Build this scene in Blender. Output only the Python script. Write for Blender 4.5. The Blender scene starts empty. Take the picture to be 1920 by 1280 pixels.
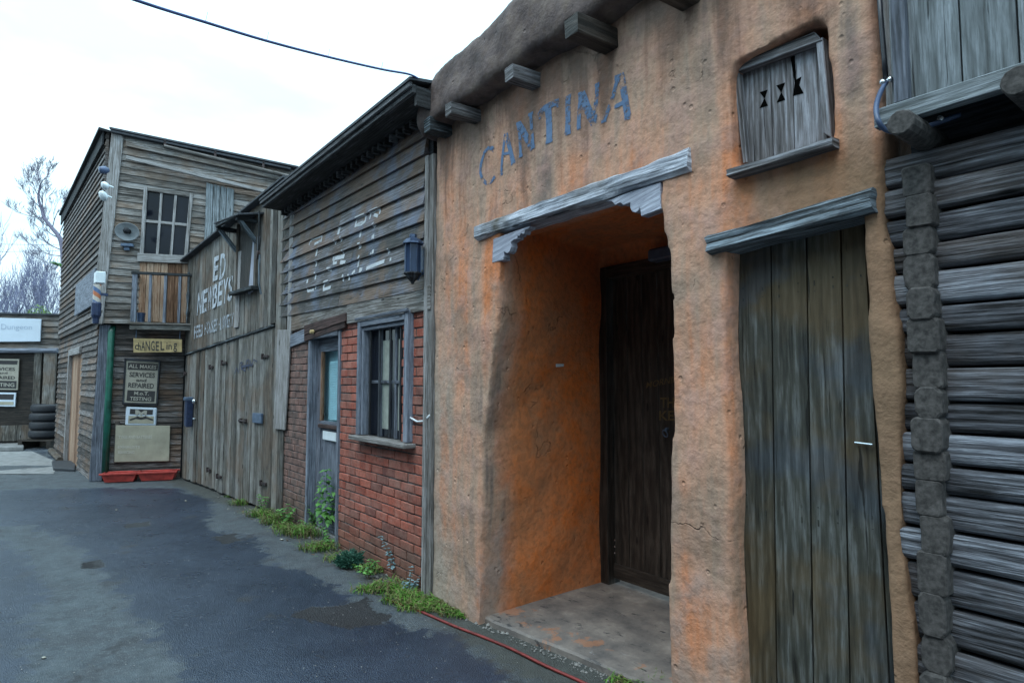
import bpy, bmesh, math, random
from mathutils import Vector, Matrix, noise
from mathutils.bvhtree import BVHTree
from mathutils.geometry import tessellate_polygon
random.seed(7)
R = math.radians
C = bpy.context.scene
COL = C.collection

# ------------------------------------------------------------------ camera
PITCH = math.atan(75 / 1150.0)
EYE = Vector((0, 0, 1.6))
cam_d = bpy.data.cameras.new('camera'); cam = bpy.data.objects.new('camera', cam_d); COL.objects.link(cam)
cam_d.sensor_width = 36; cam_d.sensor_fit = 'HORIZONTAL'; cam_d.lens = 1150 / 1920 * 36
cam_d.clip_start = 0.05; cam_d.clip_end = 2000
cam.location = EYE; cam.rotation_euler = (R(90) + PITCH, 0, 0)
C.camera = cam

# ------------------------------------------------------------------ world, sun, exposure
SUN_EL, SUN_AZ = R(58), R(214)      # overcast, soft light from the open side of the lane
w = bpy.data.worlds.new('World'); C.world = w; w.use_nodes = True
nt = w.node_tree; nt.nodes.clear()
out = nt.nodes.new('ShaderNodeOutputWorld'); bg = nt.nodes.new('ShaderNodeBackground')
sky = nt.nodes.new('ShaderNodeTexSky'); sky.sky_type = 'NISHITA'; sky.sun_disc = False
sky.sun_elevation = SUN_EL; sky.sun_rotation = SUN_AZ; sky.air_density = 1.0; sky.dust_density = 1.5
tc = nt.nodes.new('ShaderNodeTexCoord')
mp = nt.nodes.new('ShaderNodeMapping'); mp.inputs['Scale'].default_value = (1.2, 1.2, 3.0)
no = nt.nodes.new('ShaderNodeTexNoise'); no.inputs['Scale'].default_value = 1.7; no.inputs['Detail'].default_value = 6
no.inputs['Roughness'].default_value = 0.5
rp = nt.nodes.new('ShaderNodeValToRGB'); rp.color_ramp.elements[0].position = 0.22; rp.color_ramp.elements[1].position = 0.60
rp.color_ramp.elements[0].color = (0.86, 0.86, 0.86, 1); rp.color_ramp.elements[1].color = (1, 1, 1, 1)
n2 = nt.nodes.new('ShaderNodeTexNoise'); n2.inputs['Scale'].default_value = 2.6; n2.inputs['Detail'].default_value = 5
cr = nt.nodes.new('ShaderNodeValToRGB')
cr.color_ramp.elements[0].position = 0.35; cr.color_ramp.elements[0].color = (4.9, 7.6, 9.1, 1)
cr.color_ramp.elements[1].position = 0.62; cr.color_ramp.elements[1].color = (6.7, 9.0, 10.1, 1)
mx = nt.nodes.new('ShaderNodeMix'); mx.data_type = 'RGBA'
nt.links.new(tc.outputs['Generated'], mp.inputs['Vector']); nt.links.new(mp.outputs[0], no.inputs['Vector'])
nt.links.new(mp.outputs[0], n2.inputs['Vector'])
nt.links.new(no.outputs['Fac'], rp.inputs[0]); nt.links.new(rp.outputs[0], mx.inputs[0])
nt.links.new(n2.outputs['Fac'], cr.inputs[0])
nt.links.new(sky.outputs[0], mx.inputs[6]); nt.links.new(cr.outputs[0], mx.inputs[7])
# an overcast sky is brighter overhead than at the horizon
sx = nt.nodes.new('ShaderNodeSeparateXYZ'); nt.links.new(tc.outputs['Generated'], sx.inputs[0])
gr = nt.nodes.new('ShaderNodeValToRGB'); nt.links.new(sx.outputs[2], gr.inputs[0])
gr.color_ramp.elements[0].position = 0.0; gr.color_ramp.elements[0].color = (0.72, 0.72, 0.72, 1)
gr.color_ramp.elements[1].position = 1.0; gr.color_ramp.elements[1].color = (2.1, 2.1, 2.1, 1)
e_ = gr.color_ramp.elements.new(0.5); e_.color = (1.0, 1.0, 1.0, 1)
gm = nt.nodes.new('ShaderNodeMix'); gm.data_type = 'RGBA'; gm.blend_type = 'MULTIPLY'; gm.inputs[0].default_value = 1.0
nt.links.new(mx.outputs[2], gm.inputs[6]); nt.links.new(gr.outputs[0], gm.inputs[7])
nt.links.new(gm.outputs[2], bg.inputs[0]); bg.inputs[1].default_value = 0.10
nt.links.new(bg.outputs[0], out.inputs[0])
sd = bpy.data.lights.new('sun', 'SUN'); sd.energy = 0.5; sd.angle = R(25); sd.color = (1.0, 0.96, 0.9)
sun = bpy.data.objects.new('sun', sd); COL.objects.link(sun)
sdir = Vector((math.sin(SUN_AZ) * math.cos(SUN_EL), math.cos(SUN_AZ) * math.cos(SUN_EL), math.sin(SUN_EL)))
sun.rotation_euler = sdir.to_track_quat('Z', 'Y').to_euler(); sun.location = (-6, -3, 12)
C.view_settings.view_transform = 'Standard'; C.view_settings.look = 'None'
C.view_settings.exposure = 1.08; C.view_settings.gamma = 1.0

# ------------------------------------------------------------------ helpers
def ray(px, py):
    f = Vector((0, math.cos(PITCH), math.sin(PITCH))); u = Vector((0, -math.sin(PITCH), math.cos(PITCH)))
    return (f + Vector((1, 0, 0)) * ((px - 960) / 1150) + u * ((640 - py) / 1150))
def gp(px, py, z=0.0):
    d = ray(px, py); t = (z - 1.6) / d.z
    return EYE + d * t
def at(px, py, Y):
    d = ray(px, py); return EYE + d * (Y / d.y)
class Frame:
    """wall frame: X to the right along the wall, Y into the building, Z up"""
    def __init__(s, o, d):
        s.o = Vector((o[0], o[1], 0)); s.x = Vector((d[0], d[1], 0)).normalized(); s.y = Vector((-s.x.y, s.x.x, 0))
        s.m = Matrix.Translation(s.o) @ Matrix.Rotation(math.atan2(s.x.y, s.x.x), 4, 'Z')
        s.ang = math.atan2(s.x.y, s.x.x)
    def p3(s, px, py, dep=0.0):
        d = ray(px, py); o = s.o + s.y * dep
        t = (o - EYE).dot(s.y) / d.dot(s.y); p = EYE + d * t - s.o
        return Vector((p.dot(s.x), dep, p.z))
    def px(s, px, py, dep=0.0):
        p = s.p3(px, py, dep); return (p.x, p.z)
    def w(s, p): return s.m @ Vector(p)
    def loc(s, wp):
        p = Vector(wp) - s.o; return Vector((p.dot(s.x), p.dot(s.y), p.z))
WORLD = Frame((0, 0), (1, 0))
FA = Frame((-0.62, 4.66), (0.6125, -0.7904))
FB = Frame((-5.56, 10.30), (2.80, -2.92))
FC = Frame((-6.74, 10.0), (1.16, 0.35))
FD = Frame((-11.7, 15.6), (4.96, -5.6))
FE = Frame((-14.6, 14.55), (0.97, 0.24))

def perp(g):
    a = Vector((0, 0, 1)) if abs(g.z) < 0.9 else Vector((1, 0, 0))
    return g.cross(a).normalized()
class MB:
    def __init__(s): s.v = []; s.f = []; s.uv = []; s.r = []
    def add(s, vs, fs, grain=(0, 0, 1), rnd=None):
        g = Vector(grain).normalized(); rnd = random.random() if rnd is None else rnd
        b = len(s.v); s.v += [Vector(v) for v in vs]; ou, ov = rnd * 17.3, rnd * 41.7
        for f in fs:
            p = [s.v[b + i] for i in f]
            n = Vector((0, 0, 0))
            for i in range(len(p)): n += p[i].cross(p[(i + 1) % len(p)])
            if n.length > 0: n.normalize()
            c = n.cross(g)
            if c.length < 0.35: g2 = perp(g); c = n.cross(g2)
            else: g2 = g
            c.normalize()
            s.f.append([b + i for i in f]); s.uv.append([(q.dot(g2) + ou, q.dot(c) + ov) for q in p]); s.r.append(rnd)
    def hexa(s, p, grain=None, rnd=None):
        """p: 8 points, 4 front (ccw seen from the front) and 4 back"""
        p = [Vector(q) for q in p]
        if grain is None:
            e = [p[1] - p[0], p[3] - p[0], p[4] - p[0]]; grain = max(e, key=lambda q: q.length)
        s.add(p, [(0, 1, 2, 3), (5, 4, 7, 6), (4, 5, 1, 0), (3, 2, 6, 7), (1, 5, 6, 2), (4, 0, 3, 7)], grain, rnd)
    def box(s, x0, x1, y0, y1, z0, z1, grain=None, rnd=None, j=0.0):
        q = [(x0, y0, z0), (x1, y0, z0), (x1, y0, z1), (x0, y0, z1), (x0, y1, z0), (x1, y1, z0), (x1, y1, z1), (x0, y1, z1)]
        if j: q = [(a + random.uniform(-j, j), b + random.uniform(-j, j), c + random.uniform(-j, j)) for a, b, c in q]
        s.hexa(q, grain, rnd)
    def prism(s, pts, y0, y1, grain=(0, 0, 1), rnd=None, back=None):
        """pts: (x,z) outline, ccw from the front"""
        n = len(pts); a = sum(pts[i][0] * pts[(i + 1) % n][1] - pts[(i + 1) % n][0] * pts[i][1] for i in range(n))
        back = back or pts
        if a < 0: pts = pts[::-1]; back = back[::-1]
        vs = [(x, y0, z) for x, z in pts] + [(x, y1, z) for x, z in back]
        tri = tessellate_polygon([[Vector((x, z, 0)) for x, z in pts]])
        fs = []
        for t in tri:
            A, B, D = [Vector((pts[i][0], pts[i][1], 0)) for i in t]
            if (B - A).cross(D - A).z < 0: t = t[::-1]
            fs.append(tuple(t)); fs.append(tuple(n + i for i in t[::-1]))
        for i in range(n): k = (i + 1) % n; fs.append((i, n + i, n + k, k))
        s.add(vs, fs, grain, rnd)
    def tube(s, pts, r, n=8, rnd=None, taper=None, caps=True):
        pts = [Vector(p) for p in pts]; vs = []; m = len(pts)
        u = None
        for i, p in enumerate(pts):
            d = (pts[min(i + 1, m - 1)] - pts[max(i - 1, 0)]).normalized()
            u = perp(d) if u is None else (u - d * u.dot(d)).normalized()
            v = d.cross(u); rr = r if taper is None else r + (taper - r) * i / (m - 1)
            for k in range(n):
                a = 2 * math.pi * k / n; vs.append(p + u * math.cos(a) * rr + v * math.sin(a) * rr)
        fs = []
        for i in range(m - 1):
            for k in range(n): fs.append((i * n + k, i * n + (k + 1) % n, (i + 1) * n + (k + 1) % n, (i + 1) * n + k))
        if caps: fs.append(tuple(range(n))[::-1]); fs.append(tuple((m - 1) * n + k for k in range(n)))
        s.add(vs, fs, pts[-1] - pts[0], rnd)
    def lathe(s, prof, c, axis=(0, 0, 1), n=20, rnd=0.5):
        c = Vector(c); ax = Vector(axis).normalized(); u = perp(ax); v = ax.cross(u); vs = []; fs = []
        for r, h in prof:
            for k in range(n):
                a = 2 * math.pi * k / n; vs.append(c + ax * h + (u * math.cos(a) + v * math.sin(a)) * r)
        for i in range(len(prof) - 1):
            for k in range(n): fs.append((i * n + k, i * n + (k + 1) % n, (i + 1) * n + (k + 1) % n, (i + 1) * n + k))
        s.add(vs, fs, ax, rnd)
    def timber(s, p0, p1, sec, up=(0, 0, 1), seg=0.08, amp=0.006, fr=6.0, rnd=None, ends=1.0):
        """a rough beam: section polygon sec [(a,b)] (a sideways, b up) swept from p0 to p1 with noise"""
        p0 = Vector(p0); p1 = Vector(p1); d = (p1 - p0).normalized(); L = (p1 - p0).length
        side = d.cross(Vector(up)).normalized(); upv = side.cross(d); m = max(2, int(L / seg) + 1); n = len(sec)
        so = random.random() * 50; vs = []; fs = []
        for i in range(m):
            c = p0.lerp(p1, i / (m - 1)); e = ends if i in (0, m - 1) else 1.0
            for k, (a, b) in enumerate(sec):
                q = c + side * a * e + upv * b * e
                na = noise.noise(Vector((i * seg * fr * 0.35 + so, k * 3.1 + so, 0)))
                nb = noise.noise(Vector((i * seg * fr + so, k * 7.7, so)))
                q += (side * a + upv * b).normalized() * (na * amp + nb * amp * 0.6)
                if i in (0, m - 1): q += d * noise.noise(Vector((k * 1.7, so, i))) * amp * 0.8
                vs.append(q)
        for i in range(m - 1):
            for k in range(n): fs.append((i * n + k, (i + 1) * n + k, (i + 1) * n + (k + 1) % n, i * n + (k + 1) % n))
        fs.append(tuple(range(n))); fs.append(tuple((m - 1) * n + k for k in range(n))[::-1])
        rnd = random.random() if rnd is None else rnd
        s.add(vs, fs, d, rnd)
        # even grain: along the beam and round its girth
        per = [0]
        for k in range(n): a, b = sec[k], sec[(k + 1) % n]; per.append(per[-1] + math.hypot(a[0] - b[0], a[1] - b[1]))
        base = len(s.uv) - len(fs); q = 0; st = L / (m - 1); ou, ov = rnd * 17.3, rnd * 41.7
        for i in range(m - 1):
            for k in range(n):
                s.uv[base + q] = [(i * st + ou, per[k] + ov), ((i + 1) * st + ou, per[k] + ov), ((i + 1) * st + ou, per[k + 1] + ov), (i * st + ou, per[k + 1] + ov)]; q += 1
    def build(s, name, mat, parent=None, frame=None, off=None, bevel=0.0, smooth=False, base=None):
        me = bpy.data.meshes.new(name); o = Vector(off) if off else Vector((0, 0, 0))
        me.from_pydata([v - o for v in s.v], [], s.f)
        ul = me.uv_layers.new(name='UVMap'); k = 0
        for u in s.uv:
            for q in u: ul.data[k].uv = q; k += 1
        at_ = me.attributes.new('rnd', 'FLOAT', 'FACE'); at_.data.foreach_set('value', s.r)
        me.materials.append(mat)
        bm = bmesh.new(); bm.from_mesh(me); bmesh.ops.recalc_face_normals(bm, faces=bm.faces); bm.to_mesh(me); bm.free()
        ob = bpy.data.objects.new(name, me); COL.objects.link(ob)
        if smooth:
            for p in me.polygons: p.use_smooth = True
        if bevel:
            b = ob.modifiers.new('bevel', 'BEVEL'); b.width = bevel; b.segments = 1; b.limit_method = 'ANGLE'; b.angle_limit = R(40)
        if parent: ob.parent = parent
        elif frame: ob.matrix_world = frame.m @ Matrix.Translation(o)
        return ob
def tag(o, label=None, cat=None, group=None, kind=None):
    if label: o['label'] = label
    if cat: o['category'] = cat
    if group: o['group'] = group
    if kind: o['kind'] = kind
    return o
def empty(name, frame, p, label, cat, group=None):
    """thing's Empty at local point p of the frame; its parts are built with off=p"""
    o = bpy.data.objects.new(name, None); COL.objects.link(o); o.empty_display_size = 0.2
    o.matrix_world = frame.m @ Matrix.Translation(Vector(p))
    return tag(o, label, cat, group)
def copy_tree(o, parent=None):
    c = o.copy(); COL.objects.link(c)
    if parent: c.parent = parent
    for ch in list(o.children): copy_tree(ch, c)
    return c

# ------------------------------------------------------------------ materials
class NT:
    def __init__(s, name):
        s.m = bpy.data.materials.new(name); s.m.use_nodes = True; s.t = s.m.node_tree; s.t.nodes.clear()
        s.o = s.n('OutputMaterial'); s.b = s.n('BsdfPrincipled'); s.l(s.b.outputs[0], s.o.inputs[0])
    def n(s, k): return s.t.nodes.new('ShaderNode' + k)
    def l(s, a, b): s.t.links.new(a, b)
    def coord(s, kind='Object', scale=(1, 1, 1), loc=(0, 0, 0)):
        if kind == 'UV': c = s.n('UVMap'); c.uv_map = 'UVMap'; o = c.outputs[0]
        else: o = s.n('TexCoord').outputs[kind]
        m = s.n('Mapping'); m.inputs['Scale'].default_value = scale; m.inputs['Location'].default_value = loc
        s.l(o, m.inputs[0]); return m.outputs[0]
    def noise(s, v, sc=5, det=4, ro=0.55, dist=0.0):
        n = s.n('TexNoise'); n.inputs['Scale'].default_value = sc; n.inputs['Detail'].default_value = det
        n.inputs['Roughness'].default_value = ro; n.inputs['Distortion'].default_value = dist; s.l(v, n.inputs['Vector']); return n.outputs['Fac']
    def vor(s, v, sc=5, feat='F1'):
        n = s.n('TexVoronoi'); n.feature = feat; n.inputs['Scale'].default_value = sc; s.l(v, n.inputs['Vector']); return n.outputs['Distance']
    def math(s, op, a, b=None, c=None, clamp=False):
        n = s.n('Math'); n.operation = op; n.use_clamp = clamp
        for i, x in enumerate((a, b, c)):
            if x is None: continue
            if isinstance(x, (int, float)): n.inputs[i].default_value = x
            else: s.l(x, n.inputs[i])
        return n.outputs[0]
    def ramp(s, f, stops):
        n = s.n('ValToRGB'); e = n.color_ramp.elements
        while len(e) < len(stops): e.new(0.5)
        for i, (p, c) in enumerate(stops):
            e[i].position = p
            e[i].color = (c[0], c[1], c[2], 1) if not isinstance(c, (int, float)) else (c, c, c, 1)
        s.l(f, n.inputs[0]); return n.outputs[0]
    def mix(s, f, a, b, mode='MIX'):
        n = s.n('Mix'); n.data_type = 'RGBA'; n.blend_type = mode
        for i, x in ((0, f), (6, a), (7, b)):
            if isinstance(x, (int, float)): n.inputs[i].default_value = x
            elif isinstance(x, tuple): n.inputs[i].default_value = (x[0], x[1], x[2], 1)
            else: s.l(x, n.inputs[i])
        return n.outputs[2]
    def sep(s, v):
        n = s.n('SeparateXYZ'); s.l(v, n.inputs[0]); return n.outputs
    def rnd(s):
        n = s.n('Attribute'); n.attribute_name = 'rnd'; return n.outputs['Fac']
    def bump(s, h, st=0.4, d=0.01):
        n = s.n('Bump'); n.inputs['Strength'].default_value = st; n.inputs['Distance'].default_value = d
        s.l(h, n.inputs['Height']); s.l(n.outputs[0], s.b.inputs['Normal'])
    def done(s, col, rough=0.8, spec=None, metal=None):
        if isinstance(col, tuple): s.b.inputs['Base Color'].default_value = (*col, 1)
        else: s.l(col, s.b.inputs['Base Color'])
        if isinstance(rough, (int, float)): s.b.inputs['Roughness'].default_value = rough
        else: s.l(rough, s.b.inputs['Roughness'])
        if spec is not None: s.b.inputs['Specular IOR Level'].default_value = spec
        if metal is not None: s.b.inputs['Metallic'].default_value = metal
        return s.m
def wood(name, dark, mid, light, tint=None, tamt=0.5, gv=1.0, rough=0.75, bump=0.6, spread=0.45, tint2=None, t2=0.4, crack=0.8):
    dark = tuple(x * .55 for x in dark); mid = tuple(x * .74 for x in mid); light = tuple(x * .95 for x in light)
    m = NT(name)
    g1 = m.noise(m.coord('UV', (3.2, 40 * gv, 1)), 1.0, 7, 0.62, 0.25)
    g2 = m.noise(m.coord('UV', (5.0, 130 * gv, 1)), 1.0, 4, 0.6)
    bl = m.noise(m.coord('UV', (3.0, 9.0, 1), (3, 7, 0)), 1.0, 5, 0.6, 0.6)
    r = m.rnd()
    v = m.math('ADD', m.math('MULTIPLY', g1, 0.55), m.math('MULTIPLY', bl, 0.45))
    v = m.math('ADD', v, m.math('MULTIPLY', m.math('SUBTRACT', r, 0.5), spread * 0.55))
    v = m.math('ADD', v, m.math('MULTIPLY', m.math('SUBTRACT', g2, 0.5), 0.35))
    wv = m.n('TexWave'); wv.wave_type = 'BANDS'; wv.bands_direction = 'Y'; wv.inputs['Scale'].default_value = 1.0; wv.inputs['Distortion'].default_value = 16.0
    wv.inputs['Detail'].default_value = 4.0; wv.inputs['Detail Scale'].default_value = 0.55; wv.inputs['Detail Roughness'].default_value = 0.65; m.l(m.coord('UV', (1.3, 11 * gv, 1), (7, 3, 0)), wv.inputs['Vector'])
    g3 = wv.outputs['Fac']; v = m.math('ADD', v, m.math('MULTIPLY', m.math('SUBTRACT', g3, 0.55), 0.13))
    col = m.ramp(v, [(0.28, dark), (0.48, mid), (0.70, light)])
    fi = m.noise(m.coord('UV', (14, 300 * gv, 1), (1, 2, 0)), 1.0, 3, 0.7)
    col = m.mix(m.ramp(fi, [(0.38, 0.55), (0.5, 0.0)]), col, m.mix(0.5, dark, mid))
    if tint:
        tn = m.noise(m.coord('Object', (1, 1, 1), (5, 3, 2)), 1.9, 4, 0.6)
        f = m.ramp(m.math('ADD', tn, m.math('MULTIPLY', m.math('SUBTRACT', m.math('FRACT', m.math('MULTIPLY', r, 7.3)), 0.5), 0.25)), [(0.46, 0.0), (0.62, tamt)])
        col = m.mix(f, col, m.mix(1.0, tint, m.ramp(v, [(0.2, 0.35), (0.75, 1.25)]), 'MULTIPLY'))
    if tint2:
        tn = m.noise(m.coord('Object', (1, 1, 1), (15, 13, 22)), 2.7, 4, 0.6)
        f = m.ramp(tn, [(0.5, 0.0), (0.62, t2)])
        col = m.mix(f, col, m.mix(1.0, tint2, m.ramp(v, [(0.2, 0.35), (0.75, 1.25)]), 'MULTIPLY'))
    # drying cracks and knots
    ck = m.noise(m.coord('UV', (1.6, 60 * gv, 1), (11, 5, 0)), 1.0, 4, 0.6, 0.5)
    cf = m.ramp(ck, [(0.34, crack), (0.365, 0.0)])
    col = m.mix(cf, col, tuple(x * 0.35 for x in dark))
    kn = m.vor(m.coord('UV', (2.6, 8.0, 1), (2, 9, 0)), 1.0)
    kf = m.ramp(kn, [(0.06, 0.9), (0.11, 0.0)])
    col = m.mix(kf, col, tuple(x * 0.5 for x in dark))
    h = m.math('SUBTRACT', m.math('ADD', m.math('ADD', g1, m.math('MULTIPLY', g3, 0.08)), m.math('MULTIPLY', g2, 0.6)), m.math('MULTIPLY', cf, 1.2))
    m.bump(h, bump, 0.012)
    return m.done(col, rough, 0.35)
def plain(name, col, rough=0.6, metal=0.0, var=0.25, sc=14, bump=0.15, spec=None):
    m = NT(name); n = m.noise(m.coord('Object'), sc, 5, 0.6)
    c = m.ramp(n, [(0.3, tuple(x * (1 - var) for x in col)), (0.7, tuple(min(1, x * (1 + var)) for x in col))])
    if bump: m.bump(n, bump, 0.004)
    return m.done(c, rough, spec, metal)
def paint(name, col, wear=0.5, sc=24, stretch=(1, 1, 1), rough=0.7):
    """worn paint: what has flaked away is really absent (transparent)"""
    m = NT(name); v = m.coord('Object', stretch)
    n = m.math('ADD', m.math('MULTIPLY', m.noise(v, sc, 6, 0.7), 0.6), m.math('MULTIPLY', m.noise(v, sc * 0.2, 3), 0.4))
    f = m.ramp(n, [(wear - 0.05, 0.0), (wear + 0.04, 1.0)])
    m.l(f, m.b.inputs['Alpha'])
    return m.done(m.ramp(n, [(0.35, tuple(x * 0.75 for x in col)), (0.65, col)]), rough)
M = {}
M['garage'] = wood('garage_planks', (0.035, 0.031, 0.027), (0.16, 0.145, 0.125), (0.35, 0.34, 0.325), tint=(0.17, 0.115, 0.08), tamt=0.6, tint2=(0.20, 0.20, 0.20), t2=0.5, spread=0.5)
M['clap'] = wood('dark_clapboard', (0.02, 0.017, 0.015), (0.095, 0.08, 0.074), (0.26, 0.26, 0.30), tint=(0.17, 0.10, 0.06), tamt=0.8, tint2=(0.14, 0.18, 0.27), t2=0.6, rough=0.55)
M['grey'] = wood('grey_clapboard', (0.05, 0.043, 0.038), (0.20, 0.18, 0.165), (0.38, 0.37, 0.37), tint=(0.22, 0.14, 0.09), tamt=0.55, spread=0.35)
M['side'] = wood('brown_boards', (0.03, 0.025, 0.023), (0.11, 0.092, 0.085), (0.27, 0.25, 0.25), tint=(0.20, 0.11, 0.06), tamt=0.5)
M['trim'] = wood('pale_trim', (0.10, 0.09, 0.08), (0.26, 0.24, 0.23), (0.42, 0.41, 0.42), crack=0.4)
M['bluegrey'] = wood('bluegrey_paint_wood', (0.07, 0.08, 0.10), (0.17, 0.19, 0.24), (0.30, 0.33, 0.40), crack=0.4)
M['white'] = wood('old_white_paint', (0.10, 0.10, 0.12), (0.50, 0.53, 0.62), (0.74, 0.77, 0.86), spread=0.2, bump=0.9, rough=0.65, tint=(0.10, 0.085, 0.055), tamt=0.95, crack=0.9)
M['corbel'] = wood('corbel_white', (0.25, 0.27, 0.33), (0.42, 0.44, 0.54), (0.55, 0.58, 0.68), spread=0.1, crack=0.1, bump=0.3)
M['charred'] = wood('dark_beam', (0.012, 0.013, 0.015), (0.05, 0.058, 0.065), (0.28, 0.34, 0.40), bump=1.0)
M['green'] = wood('greenish_door', (0.022, 0.022, 0.018), (0.082, 0.083, 0.07), (0.18, 0.19, 0.19), tint=(0.115, 0.08, 0.04), tamt=0.85, tint2=(0.06, 0.085, 0.12), t2=0.45, gv=0.7, rough=0.6)
M['hatch'] = wood('hatch_boards', (0.06, 0.055, 0.055), (0.21, 0.20, 0.21), (0.40, 0.41, 0.46), bump=0.8)
M['log'] = wood('log_wood', (0.016, 0.015, 0.016), (0.15, 0.155, 0.18), (0.40, 0.43, 0.50), spread=0.5, gv=1.2, bump=1.0, tint=(0.10, 0.065, 0.04), tamt=0.4, rough=0.92)
M['logend'] = plain('log_end_grain', (0.058, 0.052, 0.050), 0.85, 0, 0.7, 48, 0.6)
M['plank'] = wood('upper_planks', (0.08, 0.09, 0.09), (0.22, 0.25, 0.27), (0.35, 0.39, 0.43), gv=0.8, spread=0.2)
M['black'] = wood('black_boards', (0.016, 0.013, 0.011), (0.05, 0.038, 0.031), (0.095, 0.075, 0.062), gv=0.5, rough=0.6, crack=0.6)
M['orange'] = wood('orange_boards', (0.16, 0.07, 0.035), (0.36, 0.20, 0.12), (0.48, 0.34, 0.25), spread=0.7)
M['dark'] = wood('dark_eave', (0.008, 0.008, 0.010), (0.025, 0.026, 0.032), (0.08, 0.09, 0.11))
M['eave'] = wood('weathered_eave', (0.015, 0.014, 0.014), (0.055, 0.053, 0.055), (0.15, 0.155, 0.17))
M['redwood'] = wood('red_lintel', (0.03, 0.015, 0.012), (0.09, 0.045, 0.04), (0.17, 0.11, 0.10))
M['iron'] = plain('rusty_iron', (0.05, 0.035, 0.035), 0.6, 0.4, 0.5, 40, 0.5)
M['felt'] = plain('roof_felt', (0.05, 0.055, 0.065), 0.9, 0, 0.4, 9, 0.5)
M['lampmetal'] = plain('lantern_metal', (0.045, 0.07, 0.13), 0.35, 0.3, 0.4, 30)
M['blue'] = plain('dark_blue_metal', (0.03, 0.045, 0.10), 0.45, 0.2, 0.4, 20)
M['bluebox'] = plain('blue_grey_plate', (0.09, 0.13, 0.20), 0.5, 0.2)
M['steel'] = plain('bright_steel', (0.7, 0.72, 0.75), 0.25, 1.0, 0.1)
M['whiteplastic'] = plain('white_plastic', (0.72, 0.78, 0.82), 0.4, 0, 0.08)
M['speaker'] = plain('grey_horn', (0.27, 0.29, 0.31), 0.5, 0.1, 0.2)
M['greenpipe'] = plain('green_pipe', (0.015, 0.10, 0.07), 0.4, 0, 0.8, 4)
M['red'] = plain('red_plastic', (0.42, 0.05, 0.04), 0.55, 0, 0.45, 7)
M['void'] = plain('dark_void', (0.003, 0.003, 0.003), 0.9, 0, 0.1, 12, 0, 0.0)
M['hose'] = plain('red_hose', (0.19, 0.025, 0.022), 0.5, 0, 0.4, 20)
M['rubber'] = plain('tyre_rubber', (0.018, 0.02, 0.026), 0.65, 0, 0.4, 25)
M['cable'] = plain('cable_blue', (0.05, 0.08, 0.22), 0.5)
M['blackcable'] = plain('cable_black', (0.02, 0.022, 0.03), 0.4)
M['bluehose'] = plain('blue_hose', (0.06, 0.09, 0.17), 0.4)
M['signwhite'] = plain('white_sign', (0.62, 0.70, 0.80), 0.5, 0, 0.05, 4, 0)
M['beige'] = plain('beige_board', (0.36, 0.335, 0.26), 0.7, 0, 0.2, 5, 0.05)
M['cream'] = plain('cream_sign', (0.36, 0.335, 0.28), 0.6, 0, 0.12, 14, 0.05)
M['creamletter'] = plain('cream_letter', (0.36, 0.345, 0.30), 0.6, 0, 0.1, 14, 0)
M['ink'] = plain('dark_lettering', (0.035, 0.033, 0.035), 0.7, 0, 0.2, 20, 0)
M['inkgrey'] = plain('faint_lettering', (0.50, 0.48, 0.42), 0.7, 0, 0.1, 20, 0)
M['fadedblue'] = plain('faded_blue_lettering', (0.42, 0.50, 0.62), 0.7, 0, 0.1, 20, 0)
M['tan'] = plain('tan_sign', (0.42, 0.31, 0.15), 0.6, 0, 0.35, 9, 0.05)
M['gold'] = plain('old_gold_paint', (0.11, 0.07, 0.025), 0.6, 0, 0.3, 30, 0)
M['bark'] = plain('bark', (0.17, 0.16, 0.22), 0.9, 0, 0.3, 8, 0.3)
M['bark2'] = plain('far_bark', (0.17, 0.18, 0.27), 0.9, 0, 0.3, 3, 0)
M['leaf'] = plain('green_leaf', (0.07, 0.17, 0.03), 0.5, 0, 0.6, 9, 0)
M['leaf2'] = plain('nettle_leaf', (0.05, 0.13, 0.05), 0.5, 0, 0.6, 12, 0)
M['silver'] = plain('silver_leaf', (0.17, 0.27, 0.30), 0.6, 0, 0.5, 14, 0)
M['teal'] = plain('teal_leaf', (0.035, 0.12, 0.09), 0.6, 0, 0.6, 18, 0)
M['shrub'] = plain('shrub_leaf', (0.12, 0.22, 0.03), 0.6, 0, 0.5, 2, 0)
M['dead'] = plain('dry_stem', (0.14, 0.10, 0.06), 0.8, 0, 0.4, 12, 0)
M['stone'] = plain('pebble', (0.22, 0.21, 0.20), 0.8, 0, 0.7, 3, 0.2)
M['concrete2'] = plain('old_kerb_concrete', (0.20, 0.20, 0.20), 0.85, 0, 0.35, 7, 0.5)
M['canw'] = paint('lettering_blue', (0.10, 0.17, 0.30), 0.465, 30)
M['lw'] = paint('lettering_white', (0.50, 0.54, 0.60), 0.44, 30, (1, 1, 0.4))
M['lw2'] = paint('lettering_white_faded', (0.42, 0.46, 0.52), 0.475, 30, (1, 1, 0.35))
M['chip'] = paint('chipped_white', (0.55, 0.58, 0.62), 0.37, 30)
M['scrawl'] = paint('scrawl_blue', (0.05, 0.06, 0.11), 0.42, 40)
def glass(name, col, rough=0.08):
    m = NT(name); n = m.noise(m.coord('Object'), 3, 3)
    return m.done(m.ramp(n, [(0.3, tuple(c * 0.7 for c in col)), (0.7, tuple(c * 1.3 for c in col))]), rough, 0.25)
M['glass'] = glass('dark_glass', (0.006, 0.008, 0.015))
M['lampglass'] = glass('lamp_glass', (0.03, 0.05, 0.10), 0.15)
def clear(name):
    m = NT(name); m.b.inputs['Transmission Weight'].default_value = 1.0; m.b.inputs['IOR'].default_value = 1.05
    m.b.inputs['Alpha'].default_value = 0.22
    return m.done((0.30, 0.5, 0.55), 0.05)
M['pane'] = clear('door_pane')
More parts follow.
